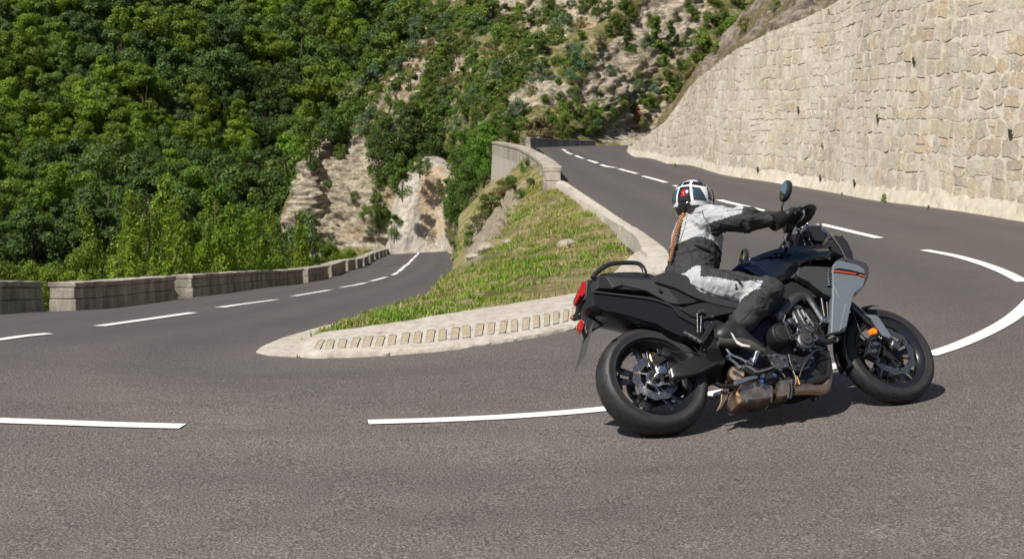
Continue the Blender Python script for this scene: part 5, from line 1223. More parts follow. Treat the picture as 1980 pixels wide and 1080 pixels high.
mb.build('head_ribs', k_eng, engine, smooth=40)
def round_cover(zc, lat, r, depth, m_, nm, dome=.3):
    mb_ = MB(); c_ = B(*zc, lat); p_ = [(0, -depth), (r*.70, -depth), (r*.86, -depth*.93), (r*.95, -depth*.75), (r, -depth*.4), (r*1.02, .03)]
    mb_.lathe([(a, b) for a, b in p_], c_, Vector((0, 1, 0)), 40, closed=False); o_ = mb_.build(nm, m_, engine, smooth=50); bm_fix(o_); return o_, c_
cv, cc = round_cover(z2(158, 500), -.150, .066, .085, k_engb, 'alternator_cover')
mb = MB(); mb.lathe([(.050, -.089), (.054, -.089), (.054, -.082), (.050, -.082)], cc, Yax, 40); mb.build('ring', k_black, cv)
mb = MB(); mb.box(cc+Vector((.028, -.05, 0)), (.006, .09, .11)); mb.build('seam', k_black, cv, bevel=.002)
cv2, cc2 = round_cover(z2(292, 522), -.165, .055, .040, k_eng, 'clutch_cover')
mb = MB(); mb.lathe([(0, -.052), (.028, -.052), (.033, -.046), (.034, -.035)], cc2, Yax, 30, closed=False); mb.box(cc2+Vector((0, -.054, .002)), (.030, .004, .010)); mb.build('badge_plate', k_dgrey, cv2, smooth=40)
mb = MB()
for i in range(9): a = 2*math.pi*i/9; c = cc2+Vector((.060*math.cos(a), -.012, .060*math.sin(a))); mb = MB(); mb.cyl(c, c+Vector((0, -.014, 0)), .007, n=6); mb.build('cover_bolt', k_alu, engine, smooth=30)
for q in [(120, 590), (150, 585), (190, 600), (205, 640), (240, 610), (262, 640), (330, 600), (210, 420), (225, 470), (245, 560), (175, 660)]: c = B(*z2(*q), -.175); mb = MB(); mb.cyl(c, c+Vector((0, -.016, 0)), .008, n=6); mb.build('cover_bolt', k_alu, engine, smooth=30)
round_cover(z2(215, 432), -.14, .024, .05, k_eng, 'oil_filler_cap'); round_cover(z2(215, 385), -.12, .022, .04, k_engb, 'water_pump')
mb = MB()
for P in [[(230, 500), (260, 470), (262, 450)], [(330, 560), (355, 540), (380, 545)], [(190, 620), (230, 650), (280, 655), (320, 640)], [(120, 610), (160, 640), (200, 690)], [(240, 660), (255, 700), (250, 730)], [(180, 340), (200, 380), (190, 420)], [(150, 380), (180, 400), (215, 432)]]:
    mb = MB(); mb.tube(o2(P, -.175), .006, n=6); mb.build('engine_pipe', k_eng, engine, smooth=60)
mb = MB(); mb.tube(o2([(400, 545), (350, 560), (310, 600), (285, 650), (272, 690)], -.185), .0045, n=6); mb.build('oxygen_sensor_cable', k_black, engine)
mb = MB(); c = B(*z4(762, 735), -.16); mb.cyl(c+Vector((0, 0, .03)), c-Vector((0, 0, .02)), .009, n=8); mb.build('oxygen_sensor', k_gold, engine)
mb = MB(); mb.tube(o2([(340, 492), (370, 500), (400, 514), (430, 512), (455, 502), (470, 490)], -.17), [.016, .017, .017, .017, .016, .015], n=12); mb.build('coolant_hose', k_engb, bike, smooth=60)
mb = MB()
for q in [(350, 495), (452, 503)]: c = B(*z2(*q), -.17); mb.cyl(c-Vector((.006, 0, 0)), c+Vector((.006, 0, 0)), .0195, n=14)
mb.build('hose_clamp', k_alu, bike)
# frame rails
mb = MB(); mb.tube(o2([(150, 400), (210, 340), (250, 300), (290, 285), (320, 300), (350, 345), (375, 385), (397, 415)], -.17), [.022, .022, .020, .018, .016, .014, .014, .016], n=8, flat=1.4)
fr_ = mb.build('frame', k_eng, bike, smooth=50); mb = MB(); c = B(*z2(397, 415), -.18); mb.cyl(c+Vector((0, .03, 0)), c-Vector((0, .016, 0)), .018, n=16); mb.cyl(c, c-Vector((0, .022, 0)), .010, n=6); mb.build('bolt', k_alu, fr_, smooth=40)
mb = MB(); mb.tube(o2([(378, 270), (385, 320), (395, 380), (400, 410)], -.16), .010, n=8); mb.tube(o2([(405, 290), (412, 350), (415, 420), (420, 470), (405, 490)], -.16), .009, n=8); mb.build('radiator_pipe', k_frame, bike, smooth=60)
plate('frame_cover', o2([(60, 330), (120, 285), (175, 245), (235, 212), (300, 228), (350, 250), (385, 290), (350, 300), (300, 268), (262, 290), (230, 310), (180, 345), (150, 390), (100, 380)], -.155), -.155, -.11, k_black, bevel=.012)
plate('radiator', o2([(375, 290), (430, 290), (440, 470), (400, 470)], -.12), -.12, .12, k_engb, bevel=.004)
# ------------------------------------------------------------------ exhaust
ex = puff('muffler', o4([(245, 800), (400, 775), (530, 800), (550, 850), (540, 905), (400, 925), (250, 945), (235, 870)], -.10), -.165, .02, k_ti, k=.14, e=3, layers=7, smooth=50)
mb = MB(); c = B(*z4(368, 893), -.168); mb.ball(c, (.020, .006, .012)); mb.build('outlet', k_engb, ex)
puff('muffler_chamber', o4([(560, 765), (620, 748), (690, 745), (690, 870), (620, 890), (555, 900)], -.10), -.155, .01, k_ti, ex, k=.12, e=3, layers=7, smooth=50)
for P in ([(545, 795), (552, 850), (545, 905)], [(700, 745), (712, 800), (700, 872)], [(680, 745), (690, 800), (682, 872)]): mb = MB(); mb.tube(o4(P, -.165), .007, n=8); mb.build('clamp', k_frame, ex)
mb = MB(); mb.tube(o4([(700, 805), (780, 800), (860, 800), (930, 805), (975, 790), (1000, 730), (1005, 650), (1000, 580), (985, 530)], -.09), [.034, .034, .032, .032, .030, .026, .024, .022, .022], n=14)
mb.build('collector', k_tid, ex, smooth=60)
mb = MB(); mb.tube(o4([(720, 800), (780, 790), (850, 785), (920, 795)], -.135), [.024, .024, .022, .018], n=12); mb.build('exhaust_pipe', k_ti, ex, smooth=60)
for dy in (-.03, .03, .08):
    P = [v+Vector((.0, dy+.05, 0)) for v in o4([(960, 800), (1000, 740), (1010, 660), (995, 590), (960, 520)], -.09)]
    mb = MB(); mb.tube(P, .017, n=10); mb.build('header_pipe', k_tid, ex, smooth=60)
mb = MB(); c = B(*z4(255, 700), -.06); mb.lathe([(0, -.07), (.040, -.07), (.048, -.06), (.050, 0), (.048, .06), (0, .07)], c, Vector((.3, 1, .1)), 30, closed=False); mb.build('exhaust_canister', k_ti, ex, smooth=50)
plate('exhaust_bracket', o4([(150, 790), (210, 790), (190, 870), (150, 940), (110, 970), (140, 900)], -.11), -.11, -.09, k_tid, ex, bevel=.004)
mb = MB(); mb.tube(o4([(100, 745), (150, 770), (260, 765), (420, 745), (550, 720), (600, 700)], -.15), .011, n=8); mb.tube(o4([(70, 870), (110, 850), (160, 870)], -.05), .008, n=6); mb.build('side_stand_rail', k_engb, bike, smooth=50)
plate('sump', o4([(440, 690), (620, 620), (800, 640), (900, 560), (960, 560), (950, 700), (860, 770), (700, 745), (560, 755), (440, 760)], -.12), -.12, .12, k_engb, bevel=.012)
# shock and linkage seen through the swingarm gap
mb = MB(); mb.tube([Vector((.40, -.02, .30)), Vector((.44, -.02, .52))], .028, n=12, sub=1)
mb.build('shock_absorber', k_engb, bike)
# rear hugger
mb = MB(); V = []; nh_ = 18
for i in range(nh_+1):
    a = R(8)+R(85)*i/nh_; 
    for j in range(9): t = -1+j/4; rr_ = RR+.022-.035*abs(t)**2.5; V.append(Vector((rr_*math.cos(a), .088*t, RR+rr_*math.sin(a))))
mb.add(V, [(i*9+j, (i+1)*9+j, (i+1)*9+j+1, i*9+j+1) for i in range(nh_) for j in range(8)]); hg = mb.build('rear_mudguard', k_black, bike, smooth=60)
sm = hg.modifiers.new('thick', 'SOLIDIFY'); sm.thickness = .003
# ------------------------------------------------------------------ tank, fairings
TANK = o3([(582, 545), (610, 528), (680, 500), (760, 474), (840, 460), (930, 452), (1010, 450), (1085, 452), (1125, 470), (1140, 505), (1090, 540), (1000, 545), (940, 570), (905, 620), (850, 665), (780, 690), (700, 640), (640, 590)], -.08)
tk = puff('tank', arc_outline(TANK, 3), -.17, .17, k_navy, k=.20, e=2.4, layers=15, smooth=180)
plate('tank_crease', o3([(640, 545), (720, 515), (790, 560), (850, 590), (800, 620), (740, 600), (680, 570)], -.166), -.166, -.12, k_navy, tk, bevel=.010, smooth=60)
mb = MB(); c = B(*z3(1097, 475), -.135); mb.lathe([(0, -.008), (.016, -.008), (.021, -.005), (.023, .004)], c, Vector((0, 1, 0)), 30, closed=False); em = mb.build('tank_emblem', k_alu, tk, smooth=50)
mb = MB(); mb.lathe([(.013, -.0095), (.016, -.0095), (.016, -.007), (.013, -.007)], c, Yax, 30); mb.box(c+Vector((0, -.009, 0)), (.004, .002, .024)); mb.build('emblem_mark', k_engb, em)
wing = plate('side_wing', o2([(256, 172), (275, 150), (297, 137), (360, 138), (432, 142), (440, 240), (436, 292), (395, 276), (350, 240), (320, 215), (270, 190)], -.215), -.215, -.16, k_dgrey, bevel=.010, shrink=.97)
wing2 = plate('side_wing', [Vector((v.x, .215, v.z)) for v in o2([(256, 172), (297, 137), (432, 142), (436, 292), (350, 240)], -.215)], .215, .16, k_dgrey, bevel=.010)
SH = [(434, 165), (440, 130), (458, 110), (480, 108), (520, 118), (565, 130), (598, 152), (604, 188), (602, 215), (590, 245), (565, 262), (548, 278), (535, 320), (522, 375), (512, 430), (500, 462), (470, 468), (428, 474), (432, 380), (436, 280)]
sh_ = plate('side_fairing', o2(SH, -.225), -.225, -.17, k_grey, bevel=.012, shrink=.96, bseg=3)
plate('facet', o2([(440, 235), (500, 230), (560, 215), (598, 205), (590, 242), (548, 272), (530, 330), (508, 440), (470, 462), (500, 330), (470, 300)], -.232), -.232, -.222, k_grey, sh_, bevel=.008)
plate('side_fairing', [Vector((v.x, .225, v.z)) for v in o2(SH, -.225)], .225, .17, k_grey, bevel=.012, shrink=.96)
plate('accent_panel', o2([(445, 152), (470, 148), (530, 158), (598, 176), (603, 190), (560, 180), (500, 166), (444, 162)], -.2335), -.2335, -.224, k_gloss, sh_, bevel=.002)
plate('orange_line', o2([(442, 160), (480, 164), (555, 176), (554, 179), (480, 168), (442, 164)], -.2350), -.2350, -.225, k_stripe, sh_, bevel=0)
plate('orange_line', o2([(570, 180), (602, 188), (602, 191), (569, 183)], -.2350), -.2350, -.225, k_stripe, sh_, bevel=0)
mb = MB()
for i in range(6):
    y = 170+i*13; mb.tube(o2([(411, y+2), (420, y-3), (433, y+4)], -.224), .004, n=6, sub=2)
mb.build('grille_fins', k_alu, sh_)
mb = MB(); mb.tube(o2([(418, 160), (414, 200), (420, 240)], -.218), .012, n=8); mb.build('grille', k_engb, sh_)
# nose / headlight cowl between the fairings
nose = puff('nose_cowl', arc_outline(o2([(440, 110), (500, 118), (590, 150), (606, 195), (595, 240), (560, 265), (500, 270), (440, 250)], -.05), 2), -.13, .13, k_dgrey, k=.25, e=2.5, layers=9)
plate('headlight', o2([(596, 185), (606, 195), (600, 232), (590, 240)], -.10), -.10, .10, k_alu, nose, bevel=.003)
inner = puff('inner_cowl', o3([(1075, 450), (1110, 410), (1155, 400), (1190, 440), (1222, 510), (1230, 560), (1130, 520), (1085, 490)], -.04), -.13, .13, k_black, k=.15, e=3)
# windscreen: curved clear sheet
sc_l = [B(*z3(1062, 300), -.10), B(*z3(1120, 352), -.13), B(*z3(1165, 410), -.145), B(*z3(1190, 450), -.15), B(*z3(1215, 505), -.15)]
V = []; nn_ = 12
for v in sc_l:
    for j in range(nn_+1):
        t = -1+2*j/nn_; V.append(Vector((v.x + .09*(1-abs(t)**2.2), v.y*-t*-1 if False else -t*abs(v.y)*1.0, v.z - .0)))
V = []
for v in sc_l:
    for j in range(nn_+1): t = -1+2*j/nn_; V.append(Vector((v.x + .07*(1-t*t), t*abs(v.y), v.z+.02*(1-t*t))))
mb = MB(); k = nn_+1; mb.add(V, [(i*k+j, (i+1)*k+j, (i+1)*k+j+1, i*k+j+1) for i in range(4) for j in range(nn_)]); wsx = mb.build('windscreen', k_clear, bike, smooth=180)
sm = wsx.modifiers.new('thick', 'SOLIDIFY'); sm.thickness = .003
mb = MB(); mb.tube([V[i*k] for i in range(5)], .004, n=6, sub=3); mb.tube([V[j] for j in range(k)], .003, n=6, sub=1); mb.build('screen_edge', k_dgrey, wsx)
mb = MB(); mb.tube(o3([(1080, 430), (1110, 408), (1135, 388), (1158, 370)], -.06), [.012, .013, .012, .010], n=8); mb.build('screen_adjuster', k_black, bike, smooth=50)
mb = MB(); mb.tube(o3([(1030, 420), (1060, 440), (1100, 450)], .0), .02, n=8); V_ = o3([(960, 345), (1040, 350), (1080, 400), (1060, 440), (980, 430), (930, 400)], .0)
mb.build('cluster_stay', k_black, bike); dash_ = plate('instrument_panel', V_, -.08, .08, k_engb, bevel=.008)
# ------------------------------------------------------------------ fork, handlebar
def fork(side):
    lat = -.095*side
    P0 = B(*z2(530, 338), -.095); P1 = B(*z2(735, 520), -.095); P0 = Vector((P0.x, lat, P0.z)); P1 = Vector((P1.x, lat, P1.z))
    d = (P1-P0).normalized(); top = P0 - d*.34
    mb = MB(); mb.tube([top, P0.lerp(P1, .60)], .0265, n=16, sub=1); fo = mb.build('fork_tube', k_gloss, bike, smooth=60)
    mb = MB(); mb.tube([P0.lerp(P1, .52), P0.lerp(P1, .95), P1+d*.03], [.022, .021, .024], n=14, sub=1); a = Vector((WB, lat, RF)); mb.tube([P1, a], [.026, .024], n=12, sub=1); mb.cyl(a, a+Vector((0, -.035*side, 0)), .020, n=16)
    mb.build('fork_slider', k_eng, fo, smooth=50)
    cal = MB(); c = B(*z2(635, 560), -.105); c.y = -.105*side
    rt = Matrix.Rotation(R(35), 3, 'Y'); cal.box(c, (.070, .060, .110), rt)
    for dz in (-.026, .026): q = c + rt @ Vector((0, -.030*side, dz)); cal.cyl(q, q+Vector((0, -.012*side, 0)), .019, n=18)
    for dz in (-.05, .05): q = c + rt @ Vector((-.025, -.03*side, dz)); cal.cyl(q, q+Vector((0, -.012*side, 0)), .008, n=6)
    co_ = cal.build('front_caliper', k_engb, fo, bevel=.006)
    mb = MB()
    for dz in (-.026, .026): q = c + rt @ Vector((0, -.043*side, dz)); mb.cyl(q, q+Vector((0, -.003*side, 0)), .010, n=18)
    for dz in (-.05, 0, .05): q = c + rt @ Vector((-.028, -.036*side, dz)); mb.cyl(q, q+Vector((0, -.012*side, 0)), .006, n=6)
    mb.build('caliper_pistons', k_alu, co_)
    mb = MB(); mb.tube([c+Vector((.0, -.03*side, .05)), c+Vector((-.05, -.04*side, .08)), c+Vector((-.05, -.03*side, .18)), P0+Vector((-.02, -.03*side, 0))], .0045, n=6); mb.build('brake_hose', k_black, co_)
    if side > 0:
        mb = MB(); q = B(*z2(640, 465), -.140); mb.lathe([(0, -.010), (.018, -.010), (.021, -.006), (.022, .004), (0, .004)], q, Yax, 24, closed=False); mb.box(q+Vector((0, .008, 0)), (.05, .012, .03)); mb.build('side_reflector', k_org, fo, smooth=50)
    plate('fork_guard', [Vector((v.x, lat-.045*side, v.z)) for v in o2([(598, 378), (650, 380), (668, 392), (700, 440), (732, 488), (722, 498), (690, 486), (655, 440), (630, 400)], -.14)], lat-.045*side, lat-.028*side, k_grey, fo, bevel=.005)
fork(1); fork(-1)
# front mudguard: arc over the wheel
mb = MB(); V = []; n1_ = 26
for i in range(n1_+1):
    a = R(84)+R(108)*i/n1_
    for j in range(9): t = -1+j/4; rr_ = RF+.022-.030*abs(t)**2.6; V.append(Vector((WB+rr_*math.cos(a), .072*t, RF+rr_*math.sin(a))))
mb.add(V, [(i*9+j, (i+1)*9+j, (i+1)*9+j+1, i*9+j+1) for i in range(n1_) for j in range(8)]); fm = mb.build('front_mudguard', k_gloss, bike, smooth=60); sm = fm.modifiers.new('thick', 'SOLIDIFY'); sm.thickness = .003
# handlebar with grips, levers, guards, mirrors
GR = B(1536, 420, -.36)            # right grip centre
hb = MB(); gl = Vector((GR.x, .36, GR.z)); mid_ = Vector((GR.x+.05, 0, GR.z-.02))
hb.tube([GR+Vector((-.015, -.05, 0)), GR, Vector((GR.x+.04, -.20, GR.z-.015)), mid_+Vector((0, -.08, 0)), mid_+Vector((0, .08, 0)), Vector((GR.x+.04, .20, GR.z-.015)), gl, gl+Vector((-.015, .05, 0))], .011, n=10, sub=3)
bar = hb.build('handlebar', k_frame, bike, smooth=60)
for s in (-1, 1):
    g = Vector((GR.x, .36*s, GR.z)); mb = MB(); mb.cyl(g+Vector((0, -.06, 0)), g+Vector((0, .06, 0)), .018, n=16); mb.cyl(g+Vector((-.002, .065*s, 0)), g+Vector((-.004, .090*s, 0)), .017, n=16); mb.build('grip', k_engb, bar, smooth=50)
    mb = MB(); mb.tube([g+Vector((.03, -.10*s, .0)), g+Vector((.055, -.05*s, -.01)), g+Vector((.065, .02*s, -.015)), g+Vector((.06, .07*s, -.02))], [.008, .007, .006, .006], n=8); mb.build('lever', k_frame, bar, smooth=60)
    mb = MB(); mb.box(g+Vector((.01, -.11*s, .0)), (.05, .055, .05)); mb.box(g+Vector((.03, -.10*s, .045)), (.05, .04, .03)); mb.build('switch_box', k_engb, bar, bevel=.008)
    mb = MB(); mb.tube([g+Vector((-.01, .09*s, -.005)), g+Vector((.05, .085*s, .01)), g+Vector((.10, .03*s, .015)), g+Vector((.11, -.05*s, .01)), g+Vector((.08, -.12*s, 0))], [.012, .026, .038, .034, .018], n=10, flat=.35)
    mb.build('hand_guard', k_black, bar, smooth=60)
# right mirror
m0 = B(*z3(853, 225), -.30); m1 = B(*z3(858, 185), -.32); m2 = B(*z3(870, 160), -.33); mc = B(*z3(873, 115), -.34)
mb = MB(); mb.tube([Vector((GR.x+.02, -.26, GR.z+.02)), m0, m1, m2], .006, n=8); ms = mb.build('mirror_stem', k_frame, bike, smooth=60)
view = (MI_.to_3x3() @ (Vector((mc.x, 0, 0)) if False else (MW @ mc - Vector((0, 0, CAMH))))).normalized()
upv = (B(873, 100, -.34)-B(873, 200, -.34)).normalized()
up_img = (B(*z3(878, 60), -.34)-B(*z3(868, 170), -.34)); hl = up_img.length/2; up_img.normalize(); sd_ = view.cross(up_img).normalized(); fw = up_img.cross(sd_)
def mirror(c, u, s_, f__, nm):
    mb_ = MB(); V = []; n_ = 28
    fdir = (s_*.90 + f__*.42 + u*.25).normalized(); sdir = fdir.cross(u).normalized()      # turned partly edge-on
    for k_, (sc_, dp) in enumerate([(.93, -.016), (1.0, -.008), (1.0, .004), (.9, .018), (.55, .028)]):
        for i in range(n_):
            a = 2*math.pi*i/n_; V.append(c + u*(hl*sc_*math.sin(a)) + sdir*(.052*sc_*math.cos(a)) + fdir*dp)
    Fc = [(k_*n_+i, k_*n_+(i+1) % n_, (k_+1)*n_+(i+1) % n_, (k_+1)*n_+i) for k_ in range(4) for i in range(n_)] + [tuple(range(n_-1, -1, -1)), tuple(range(4*n_, 5*n_))]
    mb_.add(V, Fc); o_ = mb_.build(nm, k_black, bike, smooth=60); bm_fix(o_)
    G_ = [c + u*(hl*.86*math.sin(2*math.pi*i/n_)) + sdir*(.046*math.cos(2*math.pi*i/n_)) - fdir*.0175 for i in range(n_)]
    mg_ = MB(); mg_.add(G_, [tuple(range(n_))]); mg_.build('mirror_glass', k_mirror, o_, smooth=0)
mirror(mc, up_img, sd_, fw, 'mirror')
mcl = Vector((mc.x, -mc.y, mc.z-.05)); mirror(mcl, Vector((up_img.x, -up_img.y, up_img.z)), Vector((sd_.x, -sd_.y, sd_.z)), Vector((fw.x, -fw.y, fw.z)), 'mirror')
mb = MB(); mb.tube([Vector((GR.x+.02, .26, GR.z+.02)), Vector((m0.x, -m0.y, m0.z)), Vector((m2.x, -m2.y, m2.z))], .006, n=8); mb.build('mirror_stem', k_frame, bike, smooth=60)
# cables and clamps round the cockpit
mb = MB()
for P in [[(900, 380), (880, 340), (870, 300)], [(905, 440), (870, 390), (862, 350), (880, 310)], [(960, 450), (930, 400), (950, 340), (980, 300)], [(1060, 450), (1010, 400), (1000, 330), (985, 280)], [(900, 450), (880, 400)], [(985, 440), (970, 380), (935, 330)], [(860, 300), (880, 345), (910, 370)]]:
    mb.tube(o3(P, -.14), .005, n=6)
mb.build('cables', k_black, bike, smooth=60)
mb = MB(); mb.tube(o3([(965, 310), (975, 280), (988, 262), (995, 300)], -.24), .005, n=6); mb.build('lever_bracket', k_alu, bike, smooth=40); mb = MB(); mb.tube(o3([(865, 375), (885, 420), (905, 448)], -.12), .008, n=6); mb.build('fairing_stay', k_alu, bike, smooth=40)
for q in [(960, 320), (1000, 320), (940, 335), (1085, 350), (1075, 340)]: c = B(*z3(*q), -.20); mb = MB(); mb.cyl(c, c+Vector((0, -.012, 0)), .009, n=8); mb.build('bar_fitting', k_alu, bike, smooth=40)
tri = MB(); tri.box(Vector((mid_.x, 0, mid_.z-.03)), (.07, .24, .03)); tri.box(Vector((mid_.x+.02, 0, mid_.z-.16)), (.07, .24, .035)); tri.build('fork_yoke', k_engb, bike, bevel=.01)
hd = MB(); plate('x', o3([(900, 340), (1060, 330), (1090, 400), (1080, 450), (1000, 455), (900, 450), (870, 400)], -.08), -.06, .10, None, mb=hd); bm_fix(hd.build('headstock', k_engb, bike, bevel=.02))
mb = MB(); c = B(*z3(880, 505), .10); 
# ------------------------------------------------------------------ rider: implicit surfaces polygonised with surface nets
def surface_net(fn, lo, hi, vox):
    lo = np.array(lo); hi = np.array(hi); n_ = np.ceil((hi-lo)/vox).astype(int)+1
    ax = [lo[i]+vox*np.arange(n_[i]) for i in range(3)]; X, Y, Z = np.meshgrid(*ax, indexing='ij')
    Fv = fn(np.stack([X, Y, Z], -1).reshape(-1, 3)).reshape(n_); ins = Fv < 0
    c = [(a, b, d) for a in (0, 1) for b in (0, 1) for d in (0, 1)]
    m = n_-1; cnt = np.zeros(m, int)
    for a, b, d in c: cnt += ins[a:a+m[0], b:b+m[1], d:d+m[2]]
    act = (cnt > 0) & (cnt < 8); idx = -np.ones(m, int); ii = np.argwhere(act); idx[act] = np.arange(len(ii))
    acc = np.zeros((len(ii), 3)); k = np.zeros(len(ii))
    for i in range(8):
        for j in range(i+1, 8):
            d = np.abs(np.array(c[i])-np.array(c[j]))
            if d.sum() != 1: continue
            va = Fv[tuple((ii+c[i]).T)]; vb = Fv[tuple((ii+c[j]).T)]; cr = (va < 0) != (vb < 0)
            t = np.where(cr, va/np.where(cr, va-vb, 1), 0); p_ = np.array(c[i])+(np.array(c[j])-np.array(c[i]))*t[:, None]
            acc[cr] += p_[cr]; k[cr] += 1
    V = lo + vox*(ii+acc/k[:, None]); Fc = []
    for axn in range(3):
        o_ = [a for a in range(3) if a != axn]
        s0 = [slice(1, -1)]*3; s0[axn] = slice(0, -1); s1 = list(s0); s1[axn] = slice(1, None)
        A_ = ins[tuple(s0)]; B_ = ins[tuple(s1)]; e = np.argwhere(A_ != B_); e[:, o_[0]] += 1; e[:, o_[1]] += 1
        if not len(e): continue
        def cell(d0, d1): q = e.copy(); q[:, o_[0]] -= d0; q[:, o_[1]] -= d1; return idx[tuple(q.T)]
        q = np.stack([cell(1, 1), cell(0, 1), cell(0, 0), cell(1, 0)], 1); fl = ins[tuple(e.T)] ^ (axn == 1)
        q[~fl] = q[~fl][:, ::-1]; Fc += [tuple(r) for r in q.tolist() if min(r) >= 0]
    return V, Fc
def smin(a, b, k): h = np.clip(.5+.5*(b-a)/k, 0, 1); return b+(a-b)*h-k*h*(1-h)
def cap(P, a, b, ra, rb, fl=None):
    """tapered capsule; fl=(axis, factor) flattens it along an axis"""
    a = np.array(a, float); b = np.array(b, float); ab = b-a; t = np.clip(((P-a)@ab)/(ab@ab), 0, 1); d = P-(a+t[:, None]*ab)
    if fl is not None:
        n_ = np.array(fl[0], float); n_ /= np.linalg.norm(n_); q = d@n_; d = d + n_*(q*(1/fl[1]-1))[:, None]
        return (np.linalg.norm(d, axis=1)-(ra+(rb-ra)*t))*min(1, fl[1])
    return np.linalg.norm(d, axis=1)-(ra+(rb-ra)*t)
def union(P, prims, k):
    r_ = None
    for pr_ in prims:
        d = cap(P, *pr_); r_ = d if r_ is None else smin(r_, d, k)
    return r_
def npnoise(P, s, seed=0):
    """cheap smooth noise from rotated sines"""
    r_ = np.random.RandomState(seed); o_ = 0
    for i in range(7):
        k_ = r_.normal(size=3); k_ /= np.linalg.norm(k_); o_ = o_ + np.sin(P@k_*s*(.7+.25*i)+r_.uniform(0, 6)+1.5*np.sin(P@r_.normal(size=3)*s*.5))
    return o_/7
def skin(name, prims, k, vox, mats, parent, colorf=None, wr=None, pad=.05, iters=1):
    pts_ = np.array([list(p_[0]) for p_ in prims]+[list(p_[1]) for p_ in prims]); rr_ = max(max(p_[2], p_[3]) for p_ in prims)*1.25+pad
    fn = lambda P: union(P, prims, k) + (wr(P) if wr else 0)
    V, Fc = surface_net(fn, pts_.min(0)-rr_, pts_.max(0)+rr_, vox)
    mi = None
    if colorf is not None:
        Va = np.array(V); cn = np.array([Va[list(f)].mean(0) for f in Fc]); mi = [int(x) for x in colorf(cn)]
    o_ = link_mesh(name, V, Fc, mats, parent, smooth=180, midx=mi); bm_fix(o_)
    return o_
def fab(name, c, bs=260):
    m, nt, p, o = newmat(name); n = N(nt); co = n.coord(); p.inputs['Roughness'].default_value = .82; p.inputs['Specular IOR Level'].default_value = .25
    f = n.noise(co, 22, 5, .65); n.l(n.ramp(f, [(.3, tuple(x*.86 for x in c)), (.7, tuple(min(1, x*1.1) for x in c))]), p.inputs['Base Color'])
    n.l(n.bump(n.noise(co, bs, 2, .5), .25, .002, n.bump(n.noise(co, 13, 5, .6, 1.2), .55, .02)), p.inputs['Normal']); return m
f_light = fab('light_grey_textile', (.36, .37, .385)); f_dark = fab('charcoal_textile', (.034, .033, .036)); f_black = fab('black_textile', (.012, .012, .013))
f_boot = mat('boot_leather', (.016, .016, .017), .42, bump=.2, bs=120); f_glove = mat('glove_leather', (.014, .014, .015), .5, bump=.3, bs=140); f_sole = mat('boot_sole', (.05, .045, .04), .8)
rider = empty('person'); rider.matrix_world = MW @ Matrix.Translation(B(1345, 575, 0)); RO = B(1345, 575, 0)
tag(rider, 'rider in grey and charcoal suit and patterned helmet with a long ginger braid', 'person')
def L3(v): return Vector(v)-RO
def BL(px, py, lat): return B(px, py, lat)-RO
def ml(v): return Vector((v.x, -(v.y), v.z))
pelvis = BL(1332, 548, 0); hipR = BL(1352, 550, -.10); hipL = Vector((hipR.x, .10, hipR.z))
waist = BL(1340, 500, 0); chest = BL(1346, 462, 0); neck = BL(1332, 420, 0); shR = BL(1368, 424, -.16); shL = Vector((shR.x+.01, .17, shR.z-.02))
elR = BL(1440, 424, -.30); wrR = BL(1508, 424, -.36); elL = Vector((elR.x-.02, .30, elR.z-.02)); wrL = Vector((wrR.x, .36, wrR.z))
knR = BL(1484, 562, -.215); anR = BL(1428, 632, -.20); knL = Vector((knR.x, .22, knR.z)); anL = Vector((anR.x, .20, anR.z))
print('rider thigh', (knR-hipR).length, 'shin', (anR-knR).length, 'torso', (neck-pelvis).length, 'arm', (elR-shR).length, (wrR-elR).length)
head = BL(1340, 388, -.02)
# body under the clothes, one continuous surface
body_pr = [(pelvis, waist, .10, .095), (waist, chest, .095, .11), (chest, neck, .11, .05), (neck, head, .05, .055), (head, head+Vector((0, 0, .03)), .075, .07), (shR, shL, .06, .06), (shR, elR, .042, .036), (elR, wrR, .036, .025), (shL, elL, .042, .036), (elL, wrL, .036, .025),
           (hipR, hipL, .09, .09), (hipR, knR, .075, .052), (knR, anR, .05, .035), (hipL, knL, .075, .052), (knL, anL, .05, .035)]
f_skin = mat('skin', (.45, .27, .19), .5)
skin('body', body_pr, .03, .018, f_skin, rider)
# jacket
sd = lambda a, b: (Vector(b)-Vector(a)).normalized()
back = (waist-chest).normalized()
jk = [(pelvis+Vector((.02, 0, .03)), waist+Vector((.035, 0, 0)), .135, .125), (waist+Vector((.03, 0, 0)), chest+Vector((.03, 0, 0)), .12, .12), (pelvis+Vector((-.005, 0, .01)), waist, .135, .130, ((1, 0, 0), .98)), (pelvis+Vector((0, -.07, 0)), pelvis+Vector((0, .07, 0)), .115, .115), (waist, chest, .128, .138), (waist+Vector((.0, -.03, 0)), chest+Vector((0, -.05, 0)), .11, .12), (chest+Vector((0, .05, 0)), waist+Vector((0, .03, 0)), .12, .11), (chest, neck, .135, .062),
      (shR+Vector((0, .03, 0)), shL+Vector((0, -.03, 0)), .078, .078), (shR, elR, .070, .062), (elR, wrR+(elR-wrR)*.08, .060, .043), (shL, elL, .070, .062), (elL, wrL+(elL-wrL)*.08, .060, .043), (shR, shR+(elR-shR)*.25, .078, .072), (elR-(elR-shR)*.12, elR+(wrR-elR)*.12, .066, .063)]
